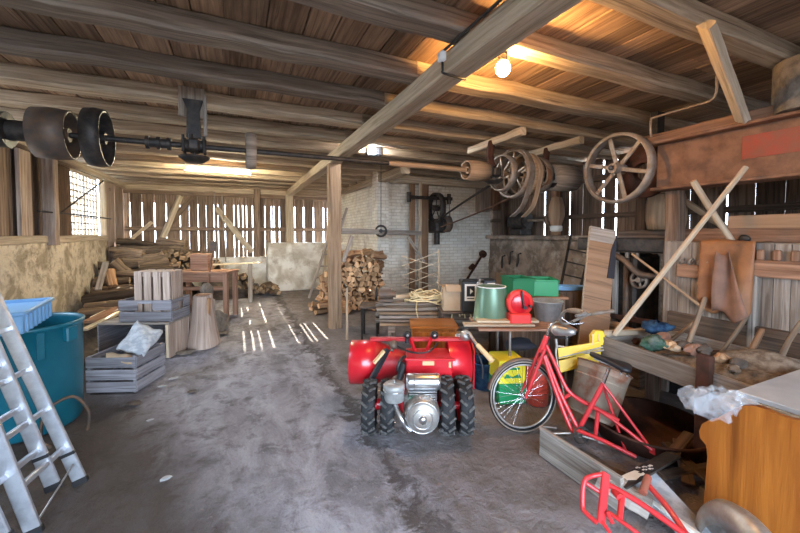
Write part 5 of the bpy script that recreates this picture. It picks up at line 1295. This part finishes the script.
# ================================================================== RIGHT: GIRDER, BIG WHEEL, THRESHER, TROUGH
rnd.seed(51)
GX = 4.0
t = thing('steel_girder', 'huge rusty steel girder running overhead along the right side', 'girder', (GX, .9, 2.10))
b = B(); b.box((GX+.12, .9, 2.36), (.03, 3.04, .46), bev=.004); b.build('web', 'rust', t, True)
b = B(); b.box((GX+.12, .9, 2.60), (.26, 3.04, .03), bev=.008); b.build('upper_flange', 'rust', t, True)
b = B(); b.box((GX+.12, .9, 2.12), (.26, 3.04, .03), bev=.008); b.build('lower_flange', 'rust', t, True)
y0, y1 = at(742,150,x=GX+.1).y, -.2
b = B(); b.box((GX+.102, (y0+y1)/2, 2.41), (.006, y0-y1, .20), bev=.002); b.build('red_panel', 'rust_red', t, True)
for k, (y, lab) in enumerate(((2.28,'grey timber post standing under the end of the rusty girder'),(-.4,'grey timber post standing under the rusty girder outside the right edge'))):
    b = B(); b.beam((GX+.19,y,-.01), (GX+.19,y,2.10), .14, .14, 10, .007, up=(0,1,0), seed=60+k); tag(b.build('support_post', 'plank_dark'), lab, 'post', None, 'structure')
b = B(); b.beam((GX+.05,2.5,2.64), (GX+.14,.4,2.67), .14, .1, 8, .006, seed=64); tag(b.build('timber_batten', 'old_red_brown'), 'reddish timber lying along the top of the rusty girder', 'timber')
p0, p1 = at(743,120,x=GX+.02), at(706,24,z=3.02)
b = B(); b.beam(p0+V((0,0,.0)), p1, .10, .06, 6, .004, up=(1,0,0), seed=65); tag(b.build('diagonal_brace', 'beam_tan'), 'pale sawn brace standing on the rusty girder and leaning to the ceiling', 'brace')
c = at(793,112,x=GX+.15); c = V((GX+.16, c.y-.12, 2.62)); rings = []
for k in range(9):
    z = k*.05; rings.append([c+V((math.cos(a)*.24*(1+.05*math.sin(3*a+k)), math.sin(a)*.24*(1+.05*math.cos(4*a)), z)) for a in [2*PI*j/22 for j in range(22)]])
b = B(); b.loft(rings); tag(b.build('grindstone_block', 'stone_grey'), 'rough grey stone drum standing on the rusty girder under the ceiling', 'stone')
# iron rod over the wheel
b = B(); b.tube(spline([at(651,137,x=3.85), at(651,121,x=3.85), at(656,117,x=3.85), at(690,107,x=3.85), at(714,98,x=3.85), (3.85,at(716,96,x=3.85).y,3.03)], 4), .012, 8); tag(b.build('iron_rod', 'iron_grey'), 'bent thin iron rod rising from the big wheel to a joist', 'rod')
# big spoked wheel
WC = V((3.82, 2.66, 2.365))
t = thing('spoked_wheel', 'big grey spoked belt wheel hanging at the end of the rusty girder', 'wheel', tuple(WC-V((0,0,.38))))
b = B(); b.lathe([(.345,-.05),(.378,-.055),(.383,0),(.378,.055),(.345,.05),(.352,0),(.345,-.05)], WC, (1,0,0), 48); b.build('rim', 'iron_grey', t, True)
b = B(); b.cyl(WC-V((.09,0,0)), WC+V((.09,0,0)), .055, 18); b.build('hub', 'iron_grey', t, True)
for k in range(6):
    a = 2*PI*k/6+.25; e = V((0,math.cos(a),math.sin(a))); b = B(); b.bar(WC+e*.045, WC+e*.36, .045, .022, up=(1,0,0)); b.build('spoke', 'iron_grey', t, True)
b = B(); b.cyl(WC-V((.12,0,0)), WC+V((.95,0,0)), .026, 12); b.build('axle', 'iron_black', t, True)
b = B(); b.lathe([(.10,.42),(.30,.42),(.30,.50),(.10,.50)], WC+V((-.0,0,0)), (1,0,0), 36); b.build('rear_drum', 'rust_dark', t, True)
b = B(); b.bar(WC+V((.68,0,-.08)), WC+V((.68,0,.70)), .08, .14, up=(1,0,0)); b.box(WC+V((.68,0,0)), (.14,.2,.16), bev=.02); b.build('bearing_bracket', 'iron_black', t, True)
# timber frame behind the wheel
t = thing('timber_trestle', 'dark timber trestle standing behind the big spoked wheel', 'trestle', (5.3,2.9,0))
for y in (2.45,3.25):
    b = B(); b.beam((5.25,y,0), (5.25,y,2.3), .16, .16, 8, .006, up=(0,1,0), seed=int(y*20)); b.build('upright', 'plank_dark', t, True)
b = B(); b.beam((5.25,2.3,2.3), (5.25,3.4,2.3), .16, .14, 6, .006, seed=71); b.build('head_beam', 'plank_dark', t, True)
b = B(); b.lathe([(0,-.22),(.2,-.22),(.22,-.1),(.22,.1),(.2,.22),(0,.22)], (5.05,2.85,1.93), (0,0,1), 20); b.build('keg', 'post_brown', t, True)
b = B(); b.beam((5.12,2.2,1.62), (5.12,3.5,1.62), .1, .16, 6, .004, seed=72); b.build('shelf_beam', 'plank_dark', t, True)
b = B(); b.bar((5.05,2.2,1.7), (5.1,2.9,2.25), .06, .06); b.build('brace', 'post_brown', t, True)
# iron press with levers
t = thing('iron_press', 'black iron press with ribbed body and curved pipe behind the leaning brown board', 'press', (4.55,3.2,0), 0)
b = B(); b.box((4.5,2.95,1.52), (.5,1.15,.17), bev=.02); b.build('bed', 'iron_black', t, True)
b = B(); b.box((4.62,3.1,.70), (.5,.62,1.40), bev=.03); b.build('body', 'iron_black', t, True)
for k in range(4):
    b = B(); b.box((4.345,2.88+k*.14,.80), (.06,.06,1.10), bev=.015); b.build('rib', 'iron_worn' if k != 1 else 'grey_wood', t, True)
b = B(); b.box((4.34,3.37,1.12), (.04,.08,.42), bev=.005); b.build('pale_strip', 'label_white', t, True)
b = B(); b.tube(spline([(4.3,3.35,1.36),(4.25,3.1,1.40),(4.2,2.85,1.36),(4.2,2.68,1.22),(4.22,2.55,1.18),(4.3,2.3,1.2)], 6), .035, 10); b.build('curved_pipe', 'iron_worn', t, True)
b = B(); cyl_wheel(b, (4.24,2.66,1.12), (1,0,0), .10, .05, .03, 4, .02); b.build('handwheel', 'iron_grey', t, True)
b = B()
for k in range(3): b.cyl((4.33,2.75+.12*k,1.36), (4.33,2.75+.12*k,1.44), .025, 10)
b.build('bolts', 'iron_grey', t, True)
b = B(); b.bar((4.2,3.5,.62), (4.25,2.4,.66), .05, .06); b.build('lower_bar', 'rust_dark', t, True)
for k in range(5):
    b = B(); p = V((4.15-.05*k, 2.5+.12*k, .0)); b.log(p+V((0,0,.48+.05*k)), p+V((.1,.45,.5+.03*k)), .05, 8, 3); tag(b.build('firewood', 'fire_wood'), 'short split log lying on the low shelf under the black press', 'firewood', 'logs under the black press')
b = B(); b.box((4.05,2.85,.22), (.36,.9,.42), bev=.01); tag(b.build('low_bench', 'plank_dark'), 'dark low bench under the short logs before the black press', 'bench')
# tall brown board
q = [at(576,352,d=4.02), at(606,352,d=3.98), at(616,231,d=4.5), at(591,226,d=4.56)]; q[0].z = q[1].z = 0.01
t = thing('tall_board', 'tall wide brown board leaning upright behind the bicycle handlebar', 'board', tuple((q[0]+q[1])/2))
n_ = (q[1]-q[0]).cross(q[3]-q[0]).normalized(); n_ = n_ if n_.dot(FW) > 0 else -n_
b = B(); r0 = [q[0],q[1],q[2],q[3]]; b.prism(r0, n_, .03); o = b.build('panel', 'board_brown', t, True)
f = lambda a, c: (q[0].lerp(q[3],a)).lerp(q[1].lerp(q[2],a), c)
b = B(); b.prism([f(.90,0),f(.90,1),f(1,1),f(1,0)], -n_, .006); b.build('top_strip', 'grey_wood', t, True)
b = B(); b.prism([f(0,-.04),f(0,.0),f(1,0),f(1,-.04)], n_, .035); b.build('edge_strip', 'pole_wood', t, True)
b = B(); b.prism([f(.66,.78),f(.66,1.04),f(.98,1.04),f(.86,.86)], -n_, .02); b.build('leather_patch', 'cloth_dark', t, True)
# crossing poles
t0, t1 = at(614,335,x=3.10), at(746,167,x=3.86)
b = B(); b.tube([t0,t1], [.024,.021], 10); tag(b.build('long_pole', 'pole_wood'), 'long pale pole leaning from the grey trough up to the rusty girder', 'pole')
b = B(); b.tube([at(693,181,x=3.80), at(716,218,x=3.98), at(733,243,x=4.16)], .028, 10); tag(b.build('short_pole', 'pole_wood'), 'shorter pale pole crossing behind the long pole and ending at the leather hide', 'pole')
b = B(); b.tube([at(632,254,x=4.12), at(660,275,x=4.0), at(704,309,x=3.85)], .013, 8); tag(b.build('thin_stick', 'post_brown'), 'thin brown stick slanting down from the black press to the old thresher', 'stick')
# thresher: grey boarded front
t = thing('old_thresher', 'weathered grey boarded thresher standing along the right side under the rusty girder', 'thresher', (4.0,1.4,0))
TX = 4.05; y = 2.24; k = 0
while y > .35:
    w = rnd.uniform(.09,.13); b = B(); b.box((TX, y-w/2, .98), (.03, w-.004, 1.18), bev=.003); b.build('front_board', 'thresher_grey', t, True); y -= w; k += 1
b = B(); b.box((TX+.35, 1.3, 1.0), (.62, 1.86, 1.10)); b.build('body', 'plank_dark', t, True)
b = B(); b.box((TX+.03,2.25,.8), (.1,.06,1.56)); b.build('corner_post', 'thresher_grey', t, True)
b = B(); b.box((TX+.04,1.3,.20), (.04,1.86,.38), bev=.006); b.build('shade_board', 'black_dull', t, True)  # added black board, painted stand-in for the deep shade under the trough
b = B(); b.box((TX+.66,1.3,.25), (.08,1.8,.5)); b.build('rear_leg_board', 'plank_dark', t, True)
b = B(); b.box((TX-.03, 1.94, 1.29), (.05, .42, .13), bev=.01); b.build('crossboard', 'old_red_brown', t, True)
for k in range(5):
    b = B(); b.ring((TX-.05, 1.80+k*.075, 1.385), (0,.9,.4), .032, .008, 16, 6); b.build('coil', 'iron_grey', t, True)
b = B(); b.box((TX-.035, 1.0, 1.36), (.06, 1.2, .14), bev=.012); b.build('rail', 'old_red_brown', t, True)
b = B(); b.box((TX-.035, 1.56, .98), (.055, .06, .70), bev=.012); b.build('stile', 'thresher_grey', t, True)
for k in range(6):
    b = B(); b.box((TX-.04, 1.52-k*.105, 1.475), (.05,.05,.09), bev=.014); b.build('peg', 'old_red_brown', t, True)
b = B(); b.box((TX-.03, 1.3, .76), (.05, 1.84, .22), bev=.01); b.build('lower_rail', 'plank_dark', t, True)
for k in range(10):
    b = B(); b.box((TX-.02, 2.05-k*.15, .56), (.05,.11,.12), bev=.008); b.build('tooth_block', 'plank_dark', t, True)
b = B(); b.box((TX+.30, 1.35, 1.64), (.05, 1.9, .13), bev=.006); b.build('top_board', 'old_red_brown', t, True)
b = B(); b.box((TX+.44, 1.05, 1.73), (.05, 1.8, .20), bev=.006); b.build('rear_board', 'board_brown', t, True)
b = B(); b.blob((TX+.18,1.72,1.61), (.03,.045,.035), 9, .2); b.build('iron_fitting', 'iron_black', t, True)
b = B(); b.box((TX+.2, 1.3, 1.565), (.36, 1.86, .02)); b.build('deck', 'thresher_grey', t, True)
# leather hide over the thresher edge
HX = TX-.05; ya, yb = at(701,244,x=HX).y, at(757,244,x=HX).y; g = []
for i in range(23):
    s = i/22; row = []
    for j in range(17):
        u = j/16; yy_ = ya+(yb-ya)*u
        prof = .86-.30*abs(u-.55)+.10*math.sin(u*9)
        if i < 4: x = TX+.22-.26*i/4; z = 1.59+.012*math.sin(u*6)
        else:
            f = (i-4)/18; L_ = prof*.78; z = 1.585-f*L_; x = HX-.015-.035*math.sin(u*9+f*2)*f-.03*f
            yy_ += (-.05*(f)*math.sin(u*3))+(.04*f*(u-.4))
        row.append((x, yy_, z))
    g.append(row)
t = thing('leather_hide', 'brown leather hide hanging over the top edge of the old thresher', 'hide', (HX,(ya+yb)/2,1.0))
b = B(); b.sheet(g, .008); b.build('hide', 'leather', t, True)
y2 = at(722,255,x=HX-.08).y; g = []
for i in range(12):
    f = i/11; row = []
    for j in range(9):
        u = j/8; row.append((HX-.08-.03*math.sin(u*6+f*3)-.02*f, y2+.05-.26*u*(.35+.65*f)-.0*f, 1.48-.52*f-.10*f*u*math.sin(u*3)+.02*math.sin(u*8)))
    g.append(row)
b = B(); b.sheet(g, .007); b.build('folded_flap', 'leather_inside', t, True)
# trough
t = thing('grey_trough', 'long grey wooden trough on legs full of debris along the thresher', 'trough', (3.4,1.5,0))
b = B(); b.bar((3.06,2.28,.63), (3.02,1.42,.60), .035, .17); b.build('front_plank', 'thresher_grey', t, True)
b = B(); b.bar((3.03,1.40,.58), (2.98,.55,.55), .035, .2); b.build('front_plank', 'thresher_grey', t, True)
b = B(); b.bar((3.80,2.28,.64), (3.80,.55,.62), .035, .18); b.build('back_plank', 'thresher_grey', t, True)
b = B(); b.bar((3.05,2.27,.64), (3.80,2.27,.64), .035, .15); b.build('end_plank', 'grey_wood', t, True)
b = B(); b.box((3.41,1.42,.53), (.72,1.72,.025)); b.build('bottom', 'plank_dark', t, True)
b = B(); b.box((3.0,1.41,.40), (.06,.09,.80), bev=.008); b.build('rusty_post', 'rust_dark', t, True)
for x, y in ((3.75,2.2),(3.75,.7),(3.14,2.2),(3.1,.7)):
    b = B(); b.box((x,y,.26), (.09,.09,.52)); b.build('leg', 'plank_dark', t, True)
mound(3.10, 3.76, .6, 2.2, lambda x, y: .13+.04*math.sin(y*6)+.03*math.sin(x*9), 22, 'debris', 'trough_debris', 'brown dusty debris filling the grey trough', 'debris')
bpy.data.objects['trough_debris'].location.z = .55
def crumple(name, mat, c, s, seed, label, cat): 
    b = B(); b.blob(c, s, seed, .4, 16); q = random.Random(seed); b.v = [p+V((q.uniform(-.012,.012),q.uniform(-.012,.012),q.uniform(-.012,.014))) for p in b.v]; return tag(b.build(name, mat), label, cat)
crumple('blue_rag', 'cloth_blue', at(657,327,d=3.35), (.13,.10,.05), 2, 'dark blue rag lying at the far end of the grey trough', 'rag')
crumple('green_rag', 'cloth_green', at(654,343,d=3.05), (.09,.08,.06), 3, 'grey-green rag lying in the grey trough by the long pole', 'rag')
for k, (u, v, d, s, m) in enumerate(((668,345,3.0,.05,'fire_wood'),(676,348,2.95,.04,'cardboard'),(684,346,2.95,.05,'bark_dirt'),(694,349,2.9,.06,'leather_inside'),(704,351,2.85,.05,'bark_dirt'),(722,358,2.75,.05,'fire_wood'),(738,364,2.65,.05,'bark_dirt'),(664,337,3.2,.05,'leather_inside'))):
    c = at(u, v, d=d); b = B(); b.blob(c, (s*1.3,s,s*.8), 20+k, .45, 7, flat=True); tag(b.build('debris_chunk', m), 'small brown chunk lying in the debris of the grey trough', 'debris', 'chunks in the grey trough')
b = B(); b.bar(at(606,333,d=3.30), at(650,332,d=3.55), .05, .05); tag(b.build('batten', 'pole_wood'), 'pale batten laid across the far end of the grey trough', 'batten')
for k in range(7):
    y = .85+.19*k; x = 3.55+.05*math.sin(k*2); b = B(); b.log((x, y, .63+.01*(k % 3)), (3.93, y+.10*math.sin(k*3), .86+.10*(k % 3)), .018+.006*(k % 2), 7, 4, .2, .06, seed=300+k)
    tag(b.build('scrap_stick', ('brick_post','log_bark','log_bark')[k % 3]), 'brown scrap stick leaning from the grey trough against the thresher boards', 'stick', 'scrap sticks in the grey trough')
for k in range(12):
    q_ = random.Random(400+k); c = V((q_.uniform(3.2,3.72), .75+.12*k, .67+q_.uniform(0,.02))); b = B(); s = q_.uniform(.025,.05); b.blob(c, (s*1.4,s,s*.7), 420+k, .5, 7, flat=True)
    tag(b.build('debris_chunk', ('bark_dirt','log_bark','debris','rust_dark')[k % 4]), 'small dark lump lying in the debris of the grey trough', 'debris', 'dark lumps in the grey trough')
# rusty round tub in the dark under the trough
b = B(); c = at(648,424,z=.12); c.z = .02; b.lathe([(0,.0),(.36,.0),(.41,.12),(.425,.125),(.425,.14),(.40,.135),(.35,.03),(0,.03)], c, (0,0,1), 44); tag(b.build('rusty_tub', 'rust_dark'), 'wide rusty round tub in the dark under the grey trough', 'tub')
for k, (x, y, z, L, a) in enumerate(((2.62,1.30,.05,.5,.6),(2.74,1.22,.06,.4,1.2),(2.55,1.42,.05,.45,-.3),(2.68,1.45,.12,.4,.2))):
    b = B(); b.bar((x,y,z), (x+math.cos(a)*L,y+math.sin(a)*L,z+.04), .07, .02); tag(b.build('scrap_board', 'plank_dark'), 'scrap of dark board lying behind the dark metal plate', 'board', 'scrap boards left of the cabinet')
# small litter on the floor
for k, (u, v, s, m, lab) in enumerate(((185,352,.10,'stone_grey','flat grey stone on the floor at the foot of the tree stump'),(174,378,.035,'paper','small pale paper scrap on the floor right of the dark crate'),(162,386,.03,'paper','pale paper scrap on the floor before the dark crate corner'),(192,391,.03,'bark_dirt','dark crumb of bark alone on the open floor'),(150,420,.02,'paper','tiny pale scrap on the open floor below the dark crate'),(166,478,.025,'paper','pale scrap on the floor near the lower edge of the picture'),(134,403,.05,'bark_dirt','dark bark chip at the corner of the nearest dark crate'),(222,333,.08,'stone_grey','grey stone on the floor right of the tree stump'))):
    c = at(u, v, z=.02); b = B(); b.blob(c, (s*1.4,s,s*.22), 60+k, .4, 7, flat=True); tag(b.build('floor_scrap', m), lab, 'scrap')
# ================================================================== LIGHT, WORLD, CAMERA
def area(name, loc, rot, sx, sy, power, color, portal=False):
    l = bpy.data.lights.new(name, 'AREA'); l.shape = 'RECTANGLE'; l.size = sx; l.size_y = sy; l.energy = power; l.color = color
    o = bpy.data.objects.new(name, l); o.location = loc; o.rotation_euler = rot; C.objects.link(o)
    if portal: l.cycles.is_portal = True
    return o
def point(name, loc, power, color, r=.04):
    l = bpy.data.lights.new(name, 'POINT'); l.energy = power; l.color = color; l.shadow_soft_size = r
    o = bpy.data.objects.new(name, l); o.location = loc; C.objects.link(o); return o
w = bpy.data.worlds.new('sky'); bpy.context.scene.world = w; w.use_nodes = True
bg = w.node_tree.nodes['Background']; bg.inputs[0].default_value = (.66,.81,1.0,1); bg.inputs[1].default_value = WORLD
area('portal_front', (.35, -2.3, 1.47), (math.radians(90), 0, 0), 4.3, 2.92, 1, (1,1,1), True)
area('portal_left', (-2.95, 4.87, 2.27), (math.radians(90), 0, math.radians(-90)), 1.35, 1.3, 1, (1,1,1), True)
s = bpy.data.lights.new('sun', 'SUN'); s.energy = SUN; s.color = (1,.90,.74); s.angle = math.radians(.3)
so = bpy.data.objects.new('sun', s); C.objects.link(so)
so.rotation_euler = V((0, -1, -math.tan(math.radians(19.3)))).to_track_quat('-Z', 'Y').to_euler()
sc = bpy.context.scene
sc.view_settings.view_transform = 'Standard'; sc.view_settings.look = 'None'; sc.view_settings.gamma = 1
sc.view_settings.use_curve_mapping = False; sc.view_settings.exposure = EXPO
sc.cycles.use_denoising = True; sc.cycles.max_bounces = 10; sc.cycles.diffuse_bounces = 6; sc.cycles.transparent_max_bounces = 12
sc.cycles.sample_clamp_indirect = 8
cam = bpy.data.cameras.new('camera'); co = bpy.data.objects.new('camera', cam); C.objects.link(co)
cam.sensor_width = 36; cam.lens = F*36/800; cam.clip_start = .02; cam.shift_y = -(266.5-CY)/800
co.matrix_world = Matrix.Translation((0,0,EYE)) @ Matrix((RT, UP, -FW)).transposed().to_4x4()
sc.camera = co
